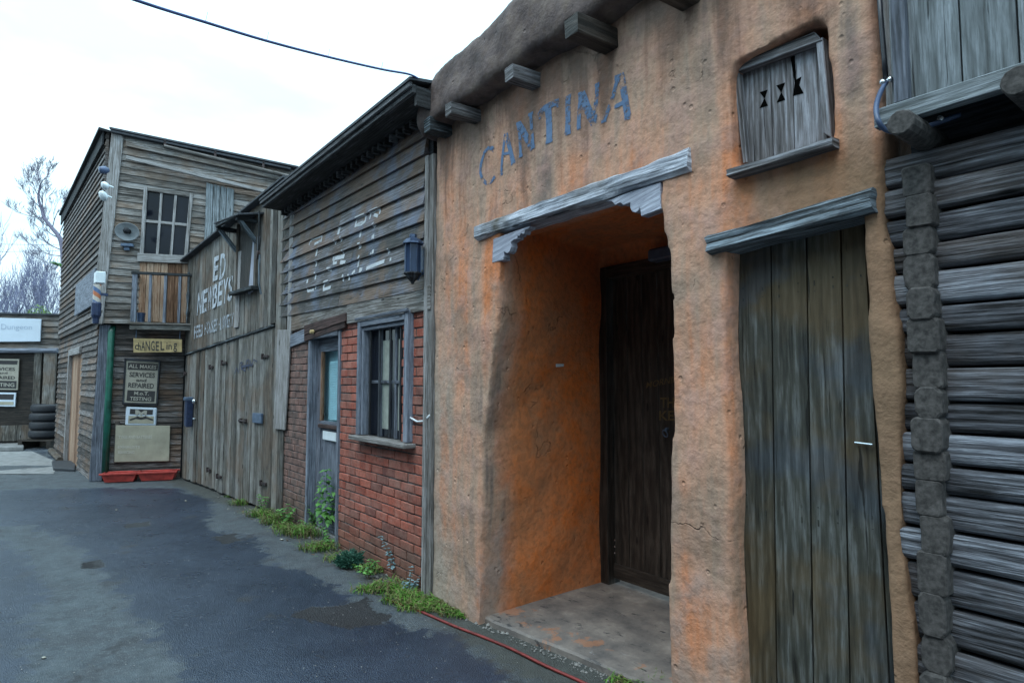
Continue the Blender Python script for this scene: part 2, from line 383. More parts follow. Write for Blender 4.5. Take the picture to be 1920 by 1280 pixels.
M['blind'] = plain('pale_blind', (0.42, 0.66, 0.74), 0.7, 0, 0.1)
M['curtain'] = plain('pale_curtain', (0.30, 0.33, 0.30), 0.8, 0, 0.2)
# ------------------------------------------------------------------ stucco, brick, ground materials
def stucco(name, kind='wall'):
    m = NT(name); o = m.coord('Object'); x, y, z = m.sep(o)
    n1 = m.noise(m.coord('Object', (1, 1, 0.8)), 1.35, 5, 0.6); n2 = m.noise(m.coord('Object', (1, 1, 1), (4, 2, 9)), 5.0, 5, 0.65)
    n3 = m.noise(o, 26, 4, 0.6); st = m.noise(m.coord('Object', (5.0, 5.0, 0.45), (2, 0, 0)), 1.1, 5, 0.6)
    n4 = m.noise(m.coord('Object', (1, 1, 1), (14, 22, 9)), 2.2, 5, 0.65)
    if kind == 'wall':
        v = m.math('ADD', m.math('MULTIPLY', n1, 0.45), m.math('MULTIPLY', st, 0.55))
        col = m.ramp(v, [(0.38, (0.20, 0.15, 0.13)), (0.455, (0.43, 0.285, 0.21)), (0.52, (0.56, 0.30, 0.20)), (0.61, (0.62, 0.22, 0.095))])
        col = m.mix(m.ramp(n2, [(0.48, 0.0), (0.64, 0.55)]), col, (0.50, 0.295, 0.245))
        col = m.mix(m.ramp(n4, [(0.54, 0.0), (0.66, 0.55)]), col, (0.24, 0.18, 0.14))
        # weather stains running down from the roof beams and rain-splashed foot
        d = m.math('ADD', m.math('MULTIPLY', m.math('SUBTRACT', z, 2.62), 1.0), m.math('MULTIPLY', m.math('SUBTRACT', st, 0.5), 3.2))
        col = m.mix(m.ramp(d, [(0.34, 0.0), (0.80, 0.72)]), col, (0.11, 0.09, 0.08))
        d = m.math('ADD', m.math('MULTIPLY', m.math('SUBTRACT', 0.85, z), 0.7), m.math('MULTIPLY', m.math('SUBTRACT', n2, 0.5), 2.0))
        col = m.mix(m.ramp(d, [(0.2, 0.0), (0.6, 0.6)]), col, (0.32, 0.255, 0.215))
        # brown-grey wash over the right bay
        d = m.math('ADD', m.math('SUBTRACT', x, 2.52), m.math('MULTIPLY', m.math('SUBTRACT', n4, 0.5), 0.9))
        d = m.math('MULTIPLY', m.ramp(d, [(0.05, 0.0), (0.30, 0.75)]), m.ramp(m.math('ADD', z, m.math('MULTIPLY', n2, 0.5)), [(2.78, 1.0), (3.0, 0.0)])) if False else m.math('MULTIPLY', m.ramp(d, [(0.0, 0.0), (0.30, 0.85)]), m.math('MULTIPLY', m.math('SUBTRACT', m.math('ADD', 2.35, m.math('MULTIPLY', n4, 0.6)), z), 4.0, clamp=True))
        col = m.mix(d, col, (0.24, 0.145, 0.085))
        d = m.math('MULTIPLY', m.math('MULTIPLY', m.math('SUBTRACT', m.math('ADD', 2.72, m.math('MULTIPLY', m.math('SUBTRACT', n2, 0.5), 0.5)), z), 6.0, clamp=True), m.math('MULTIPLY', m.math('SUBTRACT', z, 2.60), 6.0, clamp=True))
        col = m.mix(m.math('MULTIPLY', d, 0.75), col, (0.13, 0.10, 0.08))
        # grey left edge
        d = m.math('ADD', m.math('SUBTRACT', 0.42, x), m.math('MULTIPLY', m.math('SUBTRACT', n4, 0.5), 1.3))
        d2 = m.math('MULTIPLY', m.ramp(d, [(0.0, 0.0), (0.35, 0.7)]), m.ramp(z, [(0.0, 1.0), (1.0, 0.0)]))
        zz = m.math('MULTIPLY', m.math('SUBTRACT', 2.3, z), 1.2, clamp=True)
        col = m.mix(m.math('MULTIPLY', m.ramp(d, [(0.0, 0.0), (0.35, 0.75)]), zz), col, (0.37, 0.31, 0.26))
        # sheltered plaster inside the porch has kept its orange
        f = m.math('MULTIPLY', m.math('SUBTRACT', m.math('ADD', y, m.math('MULTIPLY', m.math('SUBTRACT', n4, 0.5), 0.5)), 0.10), 5.0, clamp=True)
        ins = m.ramp(m.math('ADD', m.math('MULTIPLY', n1, 0.5), m.math('MULTIPLY', n2, 0.5)), [(0.36, (0.46, 0.19, 0.09)), (0.5, (0.64, 0.215, 0.08)), (0.6, (0.72, 0.19, 0.045))])
        ins = m.mix(m.ramp(n4, [(0.54, 0.0), (0.64, 0.35)]), ins, (0.30, 0.20, 0.13))
        ft = m.math('MULTIPLY', f, m.ramp(x, [(0.0, 0.0), (0.45, 0.0), (0.6, 1.0)]))
        ft = m.math('MULTIPLY', f, m.math('LESS_THAN', x, 2.36))
        col = m.mix(ft, col, ins)
    else:
        v = m.math('ADD', m.math('MULTIPLY', n1, 0.4), m.math('MULTIPLY', n2, 0.6))
        col = m.ramp(v, [(0.38, (0.065, 0.05, 0.05)), (0.5, (0.14, 0.105, 0.10)), (0.62, (0.22, 0.17, 0.145))])
    col = m.mix(m.ramp(n3, [(0.3, 0.35), (0.55, 0.0)]), col, (0.10, 0.065, 0.04))
    ce = m.n('TexVoronoi'); ce.feature = 'DISTANCE_TO_EDGE'; ce.inputs['Scale'].default_value = 1.6
    wv = m.n('VectorMath'); wv.operation = 'ADD'; nn = m.n('TexNoise'); nn.inputs['Scale'].default_value = 3.0; nn.inputs['Detail'].default_value = 5; m.l(o, nn.inputs['Vector'])
    sc_ = m.n('VectorMath'); sc_.operation = 'SCALE'; sc_.inputs['Scale'].default_value = 0.55; m.l(nn.outputs['Color'], sc_.inputs[0]); m.l(o, wv.inputs[0]); m.l(sc_.outputs[0], wv.inputs[1]); m.l(wv.outputs[0], ce.inputs['Vector'])
    crk = m.math('MULTIPLY', m.ramp(ce.outputs['Distance'], [(0.002, 1.0), (0.008, 0.0)]), m.ramp(n4, [(0.57, 0.0), (0.62, 1.0)]))
    col = m.mix(m.math('MULTIPLY', crk, 0.35), col, (0.07, 0.045, 0.03))
    h = m.math('ADD', m.math('MULTIPLY', n2, 0.7), m.math('MULTIPLY', n3, 0.16))
    h = m.math('ADD', h, m.math('MULTIPLY', m.noise(o, 70, 3), 0.07)); h = m.math('SUBTRACT', h, m.math('MULTIPLY', crk, 0.3))
    pit = m.ramp(m.vor(o, 9.0), [(0.06, 0.0), (0.12, 1.0)]); h = m.math('ADD', h, m.math('MULTIPLY', pit, 0.25))
    m.bump(h, 0.85, 0.03)
    return m.done(col, 0.85, 0.25)
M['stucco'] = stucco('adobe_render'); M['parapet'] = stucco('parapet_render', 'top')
def brick():
    m = NT('brick_faces'); r = m.rnd(); o = m.coord('Object'); n = m.noise(o, 40, 5, 0.65); n2 = m.noise(o, 2.4, 4)
    col = m.ramp(r, [(0.0, (0.17, 0.06, 0.05)), (0.10, (0.22, 0.065, 0.05)), (0.2, (0.30, 0.075, 0.05)), (0.5, (0.40, 0.10, 0.065)), (0.8, (0.47, 0.13, 0.085)), (1.0, (0.32, 0.13, 0.10))])
    col = m.mix(m.ramp(n, [(0.35, 0.5), (0.6, 0.0)]), col, (0.10, 0.045, 0.035))
    col = m.mix(m.ramp(n2, [(0.45, 0.0), (0.65, 0.6)]), col, (0.12, 0.075, 0.065))
    x, y, z = m.sep(o)
    f = m.ramp(m.math('ADD', x, m.math('MULTIPLY', n2, 0.05)), [(0.0, 0.0), (1.0, 0.0)])
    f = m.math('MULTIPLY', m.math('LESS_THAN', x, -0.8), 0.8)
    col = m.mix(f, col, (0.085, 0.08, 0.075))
    col = m.mix(m.ramp(m.noise(o, 7, 5, 0.7), [(0.42, 0.0), (0.65, 0.4)]), col, (0.46, 0.25, 0.20))
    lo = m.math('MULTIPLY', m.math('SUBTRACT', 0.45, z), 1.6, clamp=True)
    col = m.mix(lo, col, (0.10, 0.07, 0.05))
    m.bump(n, 0.6, 0.006); return m.done(col, 0.8, 0.3)
def mortar():
    m = NT('mortar'); o = m.coord('Object'); n = m.noise(o, 5, 5, 0.7)
    m.bump(m.noise(o, 60, 4), 0.6, 0.006)
    return m.done(m.ramp(n, [(0.40, (0.045, 0.04, 0.04)), (0.55, (0.11, 0.10, 0.10)), (0.72, (0.30, 0.29, 0.29))]), 0.9)
M['brick'] = brick(); M['mortar'] = mortar()
def asphalt():
    m = NT('asphalt'); o = m.coord('Object')
    a = m.n('Attribute'); a.attribute_name = 'wet'; wet = a.outputs['Fac']
    a2 = m.n('Attribute'); a2.attribute_name = 'dark'; dk = a2.outputs['Fac']
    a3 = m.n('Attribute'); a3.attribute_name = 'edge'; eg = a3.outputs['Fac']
    fine = m.noise(o, 150, 3, 0.7); n8 = m.noise(o, 9, 6, 0.7); n2 = m.noise(o, 1.1, 5, 0.6); n3 = m.noise(m.coord('Object', (1, 1, 1), (9, 4, 0)), 3.2, 6, 0.7)
    v1 = m.vor(o, 130)
    agg = m.ramp(v1, [(0.15, 1.0), (0.5, 0.0)])
    dry = m.ramp(n8, [(0.3, (0.038, 0.048, 0.058)), (0.7, (0.092, 0.108, 0.122))])
    dry = m.mix(m.ramp(n3, [(0.45, 0.0), (0.62, 0.6)]), dry, (0.045, 0.045, 0.05))
    dry = m.mix(m.math('MULTIPLY', agg, m.ramp(m.noise(o, 40, 3), [(0.45, 0.0), (0.6, 0.7)])), dry, (0.20, 0.20, 0.20))
    wt = m.ramp(m.math('ADD', m.math('MULTIPLY', n2, 0.6), m.math('MULTIPLY', n8, 0.4)), [(0.4, (0.013, 0.021, 0.038)), (0.6, (0.029, 0.041, 0.066))])
    e = m.math('ADD', wet, m.math('MULTIPLY', m.math('SUBTRACT', m.math('ADD', m.math('MULTIPLY', n3, 0.55), m.math('MULTIPLY', n8, 0.45)), 0.5), 2.6))
    f = m.ramp(e, [(0.38, 0.0), (0.60, 1.0)])
    col = m.mix(f, dry, wt)
    e2 = m.math('ADD', dk, m.math('MULTIPLY', m.math('SUBTRACT', n8, 0.5), 1.4)); f2 = m.ramp(e2, [(0.45, 0.0), (0.55, 1.0)])
    col = m.mix(f2, col, m.mix(agg, (0.008, 0.008, 0.011), (0.05, 0.046, 0.046)))
    pt = m.ramp(m.noise(m.coord('Object', (1, 1, 1), (3, 31, 0)), 2.2, 5, 0.7), [(0.60, 0.0), (0.66, 0.75)])
    col = m.mix(pt, col, (0.030, 0.030, 0.034))
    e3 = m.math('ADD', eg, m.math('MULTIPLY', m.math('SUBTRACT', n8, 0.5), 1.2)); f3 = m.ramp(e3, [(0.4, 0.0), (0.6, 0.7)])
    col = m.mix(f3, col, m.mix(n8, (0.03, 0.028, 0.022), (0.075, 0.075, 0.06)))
    rg = m.math('SUBTRACT', 0.78, m.math('MULTIPLY', f, 0.46)); rg = m.math('ADD', rg, m.math('MULTIPLY', f2, 0.28))
    rg = m.math('ADD', rg, m.math('MULTIPLY', m.math('SUBTRACT', n3, 0.5), 0.5))
    h = m.math('ADD', m.math('MULTIPLY', v1, m.math('SUBTRACT', 1.0, m.math('MULTIPLY', f, 0.55))), m.math('MULTIPLY', n8, 1.2))
    h = m.math('SUBTRACT', h, m.math('MULTIPLY', f2, 0.8))
    m.bump(h, 0.7, 0.010)
    return m.done(col, rg, 0.5)
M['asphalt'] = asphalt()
def slabmat():
    m = NT('porch_concrete'); o = m.coord('Object'); n = m.noise(o, 5, 6, 0.65); n2 = m.noise(m.coord('Object', (1, 2.2, 1)), 6, 6, 0.7, 0.8); n3 = m.noise(o, 60, 3)
    n4 = m.noise(m.coord('Object', (1, 1, 1), (7, 3, 0)), 3.5, 6, 0.7)
    col = m.ramp(n, [(0.32, (0.10, 0.09, 0.088)), (0.55, (0.20, 0.172, 0.155)), (0.72, (0.31, 0.27, 0.24))])
    col = m.mix(m.ramp(n2, [(0.34, 0.9), (0.40, 0.0)]), col, (0.03, 0.03, 0.035))
    x, y, z = m.sep(o)
    fr = m.math('MULTIPLY', m.ramp(n4, [(0.56, 0.0), (0.60, 0.55)]), m.math('LESS_THAN', y, 0.4))
    col = m.mix(fr, col, (0.40, 0.16, 0.07))
    col = m.mix(m.ramp(n2, [(0.66, 0.0), (0.70, 0.7)]), col, (0.42, 0.42, 0.45))
    m.bump(m.math('ADD', n, m.math('MULTIPLY', n3, 0.2)), 0.6, 0.02); return m.done(col, 0.75)
M['slab'] = slabmat()

# ------------------------------------------------------------------ text
def text_outline(txt, bold=0.0):
    cu = bpy.data.curves.new('t', 'FONT'); cu.body = txt; cu.fill_mode = 'FRONT'; cu.offset = bold; cu.resolution_u = 3
    ob = bpy.data.objects.new('t', cu); COL.objects.link(ob)
    dg = bpy.context.evaluated_depsgraph_get(); me = bpy.data.meshes.new_from_object(ob.evaluated_get(dg))
    vs = [v.co.copy() for v in me.vertices]; fs = [list(p.vertices) for p in me.polygons]
    bpy.data.objects.remove(ob); bpy.data.curves.remove(cu); bpy.data.meshes.remove(me)
    x0 = min(v.x for v in vs); x1 = max(v.x for v in vs); y0 = min(v.y for v in vs); y1 = max(v.y for v in vs)
    return [((v.x - x0) / (x1 - x0), (v.y - y0) / (y1 - y0)) for v in vs], fs
def lettering(name, txt, mat, parent, off, fn, bold=0.0):
    """fn(u,v) -> local point, u,v in 0..1 over the text's box"""
    vs, fs = text_outline(txt, bold); me = bpy.data.meshes.new(name); o = Vector(off)
    me.from_pydata([Vector(fn(u, v)) - o for u, v in vs], [], fs); me.materials.append(mat)
    ob = bpy.data.objects.new(name, me); COL.objects.link(ob); ob.parent = parent; return ob
def strokes(name, lines, width, mat, parent, off, fn, seg=0.02):
    """painted strokes: polylines [(a,b)] through fn(a,b)->local point on the surface; flat ribbons"""
    vs = []; fs = []; o = Vector(off)
    for ln in lines:
        wd = width
        if isinstance(ln[0], (int, float)): wd = ln[0]; ln = ln[1]
        P = [Vector(fn(a, b)) for a, b in ln]; Q = []
        for i in range(len(P) - 1):
            k = max(1, int((P[i + 1] - P[i]).length / seg))
            Q += [P[i].lerp(P[i + 1], j / k) for j in range(k)]
        Q.append(P[-1]); b0 = len(vs)
        for i, q in enumerate(Q):
            d = (Q[min(i + 1, len(Q) - 1)] - Q[max(i - 1, 0)]); d.y = 0; d.normalize(); s = Vector((-d.z, 0, d.x))
            vs += [q + s * wd / 2, q - s * wd / 2]
        for i in range(len(Q) - 1): a = b0 + 2 * i; fs.append((a, a + 2, a + 3, a + 1))
    return vs, fs
def ribbon_obj(name, vs, fs, mat, parent, off):
    me = bpy.data.meshes.new(name); o = Vector(off); me.from_pydata([v - o for v in vs], [], fs); me.materials.append(mat)
    ob = bpy.data.objects.new(name, me); COL.objects.link(ob); ob.parent = parent; return ob
def quadfn(F, tl, tr, bl, br, dep):
    def f(u, v):
        x = (tl[0] * (1 - u) + tr[0] * u) * v + (bl[0] * (1 - u) + br[0] * u) * (1 - v)
        y = (tl[1] * (1 - u) + tr[1] * u) * v + (bl[1] * (1 - u) + br[1] * u) * (1 - v)
        return F.p3(x, y, dep)
    return f

# ------------------------------------------------------------------ remeshed plaster
def plaster(mb, name, mat, parent, off, voxel=0.02, amp=0.014, seed=0.0, smooth_it=6):
    ob = mb.build(name + '_raw', mat)
    md = ob.modifiers.new('r', 'REMESH'); md.mode = 'VOXEL'; md.voxel_size = voxel
    sm = ob.modifiers.new('s', 'SMOOTH'); sm.iterations = smooth_it; sm.factor = 0.5
    dg = bpy.context.evaluated_depsgraph_get(); me = bpy.data.meshes.new_from_object(ob.evaluated_get(dg))
    bpy.data.objects.remove(ob)
    ns = [v.normal.copy() for v in me.vertices]; S = Vector((seed, 0, 0)); o = Vector(off)
    for v, n in zip(me.vertices, ns):
        p = v.co + S
        d = noise.noise(p * 2.0) * amp + noise.noise(p * 6) * amp * 0.33 + noise.noise(p * 20) * amp * 0.11
        v.co = v.co + n * d - o
    for p in me.polygons: p.use_smooth = True
    me.name = name; me.materials.clear(); me.materials.append(mat)
    r = bpy.data.objects.new(name, me); COL.objects.link(r); r.parent = parent; return r

# ================================================================== CANTINA
A = FA
can = empty('cantina_building', A, (0, 0, 0), 'orange adobe cantina with blue CANTINA lettering, deep porch and plank side door', 'building')
XR = A.px(1655, 250)[0]; ZT = 3.72
wb = MB()
# front slab, in pieces round the openings
LZ = 2.60                                        # soffit of the porch
xl_t = A.px(938, 500)[0]; xl_b = A.px(897, 1150)[0]
pil = lambda y, x: A.px(x, y)[0]
zt = lambda x, y: A.px(x, y)[1]
xback = A.px(1130, 1090, 1.2)[0]
# left pillar (its porch side slants back to the corner of the door)
wb.prism([(0.05, -0.2), (xl_b, -0.2), (xl_b + 0.02, 0.3), (0.70, 1.2), (xl_t - .01, 2.1), (xl_t, LZ + .1), (0.05, LZ + .1)], 0, 1.35,
         back=[(0.05, -0.2), (xback, -0.2), (xback, 0.3), (xback, 1.2), (xback, 2.1), (xback, LZ + .1), (0.05, LZ + .1)])
# middle pillar with its bulging head
mp_l = [(1242, 352), (1240, 385), (1250, 440), (1262, 495), (1264, 560), (1258, 640), (1256, 760), (1254, 900), (1253, 1060), (1254, 1240)]
mp_r = [(1362, 460), (1362, 600), (1366, 760), (1370, 900), (1373, 1050), (1378, 1240)]
L = [A.px(*p) for p in mp_l]; Rr = [A.px(*p) for p in mp_r]
xm = Rr[0][0]
out_ = [(L[-1][0], -0.2)] + L[::-1] + [(L[0][0], 2.66), (xm - .05, 2.66), (xm, 2.4)] + Rr + [(Rr[-1][0], -0.2)]
wb.prism(out_, 0, 1.3, back=[(min(x + 0.05, xm) if x < 2.4 else x, z) for x, z in out_])
# narrow right pier
rp_l = [(1640, 372), (1622, 395), (1620, 440), (1625, 560), (1632, 700), (1640, 850), (1652, 1020), (1668, 1200)]
rp_r = [(1648, 340), (1652, 420), (1668, 480), (1680, 600), (1690, 720), (1694, 880), (1697, 1040), (1722, 1200)]
L2 = [A.px(*p) for p in rp_l]; R2 = [A.px(*p) for p in rp_r]
wb.prism([(L2[-1][0], -0.2)] + L2[::-1] + [(L2[0][0], 2.4)] + [(R2[0][0], 2.4)] + R2 + [(R2[-1][0], -0.2)], 0, 0.3)
# top band with the hatch opening
hz0 = A.px(1470, 290)[1]; hz1 = A.px(1460, 82)[1]; hx0 = A.px(1372, 200)[0]; hx1 = A.px(1548, 150)[0]; hx1b = A.px(1566, 268)[0]
z0a = 2.24
wb.box(0.05, hx0, 0, 0.3, LZ, ZT); wb.box(xm - .12, hx0, 0, .3, hz0 - .03, LZ + .05)
wb.prism([(xm - 0.12, z0a), (XR - .01, z0a), (XR, hz0), (xm - 0.12, hz0)], 0, 0.3)

wb.prism([(hx0 - 0.1, hz1), (hx1 - .02, hz1 + .02), (XR - 0.01, hz1 + .02), (XR - 0.03, ZT), (hx0 - 0.1, ZT)], 0, 0.3)
wb.prism([(hx1b, hz0 - .05), (XR, hz0 - .05), (XR - .02, hz1 + .08), (hx1, hz1 + .08)], 0, 0.3)
wb.box(hx0 - .1, XR - 0.02, 0.17, 0.3, hz0 - .05, hz1 + .08)
# porch ceiling, porch back wall, solid behind
wb.box(0.3, 2.6, 0.12, 1.45, LZ + .06, LZ + .3)
DZ = A.px(1200, 494, 1.2)[1]
wb.box(xback - 0.1, 2.6, 1.2, 1.45, DZ, LZ + .2)
wb.box(0.05, 0.3, 0.2, 3.0, -0.2, ZT)
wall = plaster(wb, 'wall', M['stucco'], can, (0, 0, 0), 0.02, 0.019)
pb = MB()
pb.prism([(0.0, 3.50), (XR + .02, 3.54), (XR + .04, 3.92), (2.2, 3.93), (1.0, 3.90), (0.35, 3.86), (0.05, 3.78)], -0.17, 0.35)
pb.box(-0.01, 0.25, -0.1, 3.0, 3.45, 3.78)
plaster(pb, 'parapet', M['parapet'], can, (0, 0, 0), 0.03, 0.045, 5.0, 10)
rb = MB(); rb.box(0.2, XR - .05, 0.3, 3.0, 3.55, 3.6); rb.build('roof', M['felt'], can)
bv = BVHTree.FromPolygons([v.co for v in wall.data.vertices], [list(p.vertices) for p in wall.data.polygons])
def on_wall(p, eps=0.003):
    h = bv.ray_cast(Vector((p[0], -1.0, p[2])), Vector((0, 1, 0)), 2.0)
    return Vector((p[0], (h[0].y if h[0] else 0) - eps, p[2]))
# CANTINA lettering, each stroke brushed on the render (coordinates of the strokes on the wall plane)
cs = lambda x, y: A.p3(800 + x / 3.2, y / 3.2, 0)
LT = [
 (0.030, [(402, 905), (392, 888), (366, 888), (342, 915), (322, 985), (318, 1035), (330, 1075), (352, 1097), (380, 1090), (404, 1055)]),
 (0.028, [(472, 800), (462, 880), (452, 960), (446, 1045)]), (0.045, [(478, 805), (500, 890), (522, 975)]), (0.020, [(457, 925), (505, 915)]), (0.02, [(438, 1048), (456, 1040)]), (0.03, [(508, 985), (536, 968)]),
 (0.030, [(556, 745), (566, 840), (570, 935)]), (0.055, [(560, 748), (600, 815), (645, 895)]), (0.030, [(634, 690), (642, 800), (647, 895)]), (0.02, [(545, 748), (570, 738)]), (0.02, [(618, 695), (648, 680)]), (0.02, [(560, 942), (582, 932)]),
 (0.042, [(682, 700), (706, 660), (760, 625), (795, 608)]), (0.055, [(735, 650), (738, 745), (742, 850)]), (0.022, [(722, 862), (762, 842)]), (0.02, [(681, 698), (690, 715)]), (0.02, [(793, 610), (786, 645)]),
 (0.045, [(846, 590), (846, 690), (845, 790)]), (0.024, [(830, 592), (864, 572)]), (0.024, [(828, 806), (862, 790)]),
 (0.034, [(918, 558), (912, 660), (908, 762)]), (0.060, [(922, 560), (958, 645), (1000, 735)]), (0.034, [(1022, 510), (1012, 620), (1004, 740)]), (0.02, [(902, 566), (930, 552)]), (0.02, [(1006, 515), (1034, 500)]), (0.02, [(898, 772), (920, 760)]),
 (0.030, [(1150, 462), (1118, 570), (1060, 715)]), (0.050, [(1172, 462), (1186, 570), (1208, 700)]), (0.026, [(1122, 640), (1190, 612)]), (0.028, [(1128, 470), (1186, 450)]), (0.022, [(1042, 730), (1072, 716)]), (0.026, [(1186, 712), (1224, 700)]),
]
groups_ = [LT[0:1], LT[1:6], LT[6:12], LT[12:17], LT[17:20], LT[20:26], LT[26:32]]
for G_ in groups_:
  vs, fs = strokes('lettering', [(wd * 0.92, ln) for wd, ln in G_], 0.03, None, None, (0, 0, 0), cs, 0.012)
# refine across the width so that the paint follows the lumps
  vs2 = []; fs2 = []
  for a, b, c_, d in fs:
    k = len(vs2)
    for t in (0, .5, 1):
        vs2 += [on_wall(vs[a].lerp(vs[d], t)), on_wall(vs[b].lerp(vs[c_], t))]
    fs2 += [(k, k + 1, k + 3, k + 2), (k + 2, k + 3, k + 5, k + 4)]
  ribbon_obj('painted_letter', vs2, fs2, M['canw'], can, (0, 0, 0))
# porch lintel
def beam_px(F, a, b, depc, hw, hh, mat, name, parent, amp=0.008, fr=6, ch=0.3, rnd=0.5, seg=0.05):
    p0 = F.p3(a[0], a[1], depc - hw); p1 = F.p3(b[0], b[1], depc - hw); p0.y = p1.y = depc; mb = MB()
    sec = [(-hw, -hh * (1 - ch)), (-hw * (1 - ch), -hh), (0, -hh * 1.02), (hw * (1 - ch), -hh), (hw, -hh * (1 - ch)), (hw, 0), (hw, hh * (1 - ch)), (hw * (1 - ch), hh), (0, hh), (-hw * (1 - ch), hh), (-hw, hh * (1 - ch)), (-hw * 1.02, 0)]
    mb.timber(p0, p1, sec, amp=amp, fr=fr, rnd=rnd, seg=seg); return mb.build(name, mat, parent)
beam_px(A, (889, 436), (1288, 297), 0.055, 0.095, 0.052, M['white'], 'lintel', can, 0.017, 9, 0.3, 0.73, 0.025)
tag(can.children[-1], 'long porch lintel with flaking white paint')
cp = lambda x, y, d: A.px(880 + x / 4.364, 280 + y / 4.364, d)
k1 = [(205, 735), (330, 690), (505, 628), (495, 650), (462, 665), (455, 695), (430, 690), (418, 712), (405, 708), (400, 735), (372, 742), (348, 762), (352, 800), (340, 835), (320, 852), (290, 840), (292, 905), (195, 930)]
k2 = [(1120, 428), (1320, 352), (1572, 275), (1578, 490), (1415, 552), (1405, 478), (1395, 505), (1370, 522), (1340, 512), (1325, 480), (1325, 440), (1270, 462), (1245, 438), (1205, 460), (1175, 430)]
for k in (k1, k2):
    mb = MB(); mb.prism([cp(x, y, 0.0) for x, y in k], -0.01, 0.045, grain=(1, 0, 0.2)); mb.build('corbel', M['corbel'], can, bevel=0.003)
# roof beams
for (px_, py_, ln, hw, mt) in [(838, 243, .17, .05, 'charred'), (893, 219, .23, .042, 'hatch'), (1005, 154, .21, .042, 'hatch'), (1142, 79, .28, .052, 'black'), (1292, -6, .24, .052, 'black')]:
    x, z = A.px(px_, py_, 0.0); mb = MB(); s = hw
    mb.timber((x, -ln, z - .01), (x + .02, 0.25, z + 0.0), [(-s, -s * .88), (-s * .9, -s), (s * .9, -s), (s, -s * .88), (s, s * .88), (s * .9, s), (-s * .9, s), (-s, s * .88)], amp=0.007, seg=0.05)
    mb.build('roof_beam', M[mt], can)
# porch door: dark boards in a frame
dx0 = A.px(1131, 800, 1.2)[0]; DD = 1.24
door = MB(); fr = MB()
fr.box(dx0 - .05, dx0 + .07, 1.17, 1.30, 0.0, DZ + 0.02); fr.box(dx0 + .07, 2.5, 1.17, 1.30, DZ - .07, DZ + .02)
fr.build('door_frame', M['black'], can, bevel=0.004)
x = dx0 + .075; k = 0
while x < 2.45:
    door.box(x, x + 0.143, DD, DD + .04, 0.09 + random.uniform(-.004, .004), DZ - .075, rnd=0.3 + 0.4 * random.random(), j=0.0015); x += 0.148
door.box(dx0 + .075, 2.45, DD - .02, DD, 0.09, 0.20, rnd=.4)
dr = door.build('porch_door', M['black'], can, bevel=0.003)
hb = MB(); hx, hz = A.px(1252, 812, DD)
hb.tube([(hx + .02 * math.cos(a), DD - .03 - 0.012 * math.sin(a), hz + .025 * math.sin(a)) for a in [i * math.pi / 6 for i in range(13)]], 0.005)
hb.lathe([(0, -.02), (.012, -.02), (.012, 0)], (hx, DD - .0, hz + .03), (0, 1, 0), 10)
hb.build('door_handle', M['bluebox'], dr)
for px_, py_ in [(1153, 1012), (1153, 1024), (1153, 1036)]:
    mb = MB(); p = A.p3(px_, py_, 1.17); mb.lathe([(0, -.006), (.006, -.003), (.007, 0)], p, (0, 1, 0), 8); mb.build('door_stud', M['steel'], dr)
gd = lambda a, b, c_, d: quadfn(A, a, b, c_, d, DD - .004)
lettering('door_lettering', 'MORNING', M['gold'], dr, (0, 0, 0), gd((1213, 716), (1285, 700), (1211, 728), (1283, 713)), 0.01)
lettering('door_lettering', 'THE', M['gold'], dr, (0, 0, 0), gd((1238, 745), (1275, 744), (1238, 764), (1275, 764)), 0.02)
lettering('door_lettering', 'KEEP', M['gold'], dr, (0, 0, 0), gd((1236, 770), (1290, 769), (1236, 788), (1290, 788)), 0.02)
# bulkhead lamp above the porch door
mb = MB(); p = A.p3(1238, 478, 1.12); mb.box(p.x - .09, p.x + .2, 1.08, 1.2, p.z - .04, p.z + .05)
bl = mb.build('bulkhead_lamp', M['bluebox'], frame=A, off=(p.x, 1.2, p.z), bevel=0.015)
tag(bl, 'grey bulkhead lamp in the dark above the porch door', 'lamp')
# little white label stuck on the porch wall
vs = [bv.ray_cast(A.p3(x, y, -0.5) * 0 + A.loc(EYE), (A.p3(x, y, 0.0) - A.loc(EYE)).normalized(), 9)[0] for x, y in ((1042, 682), (1056, 682), (1056, 687), (1042, 688))]
if all(vs):
    me = bpy.data.meshes.new('label'); q = [v + Vector((0.006, -0.004, 0)) for v in vs]; cc = sum(q, Vector()) / 4
    me.from_pydata([v - cc for v in q] + [v - cc - Vector((.003, .003, 0)) * -1 for v in q], [], [(0, 1, 2, 3), (7, 6, 5, 4), (0, 4, 5, 1), (1, 5, 6, 2), (2, 6, 7, 3), (3, 7, 4, 0)]); me.materials.append(M['whiteplastic'])
    o = bpy.data.objects.new('paper_label', me); COL.objects.link(o); o.matrix_world = A.m @ Matrix.Translation(cc)
    tag(o, 'tiny white label stuck on the orange porch wall', 'label')
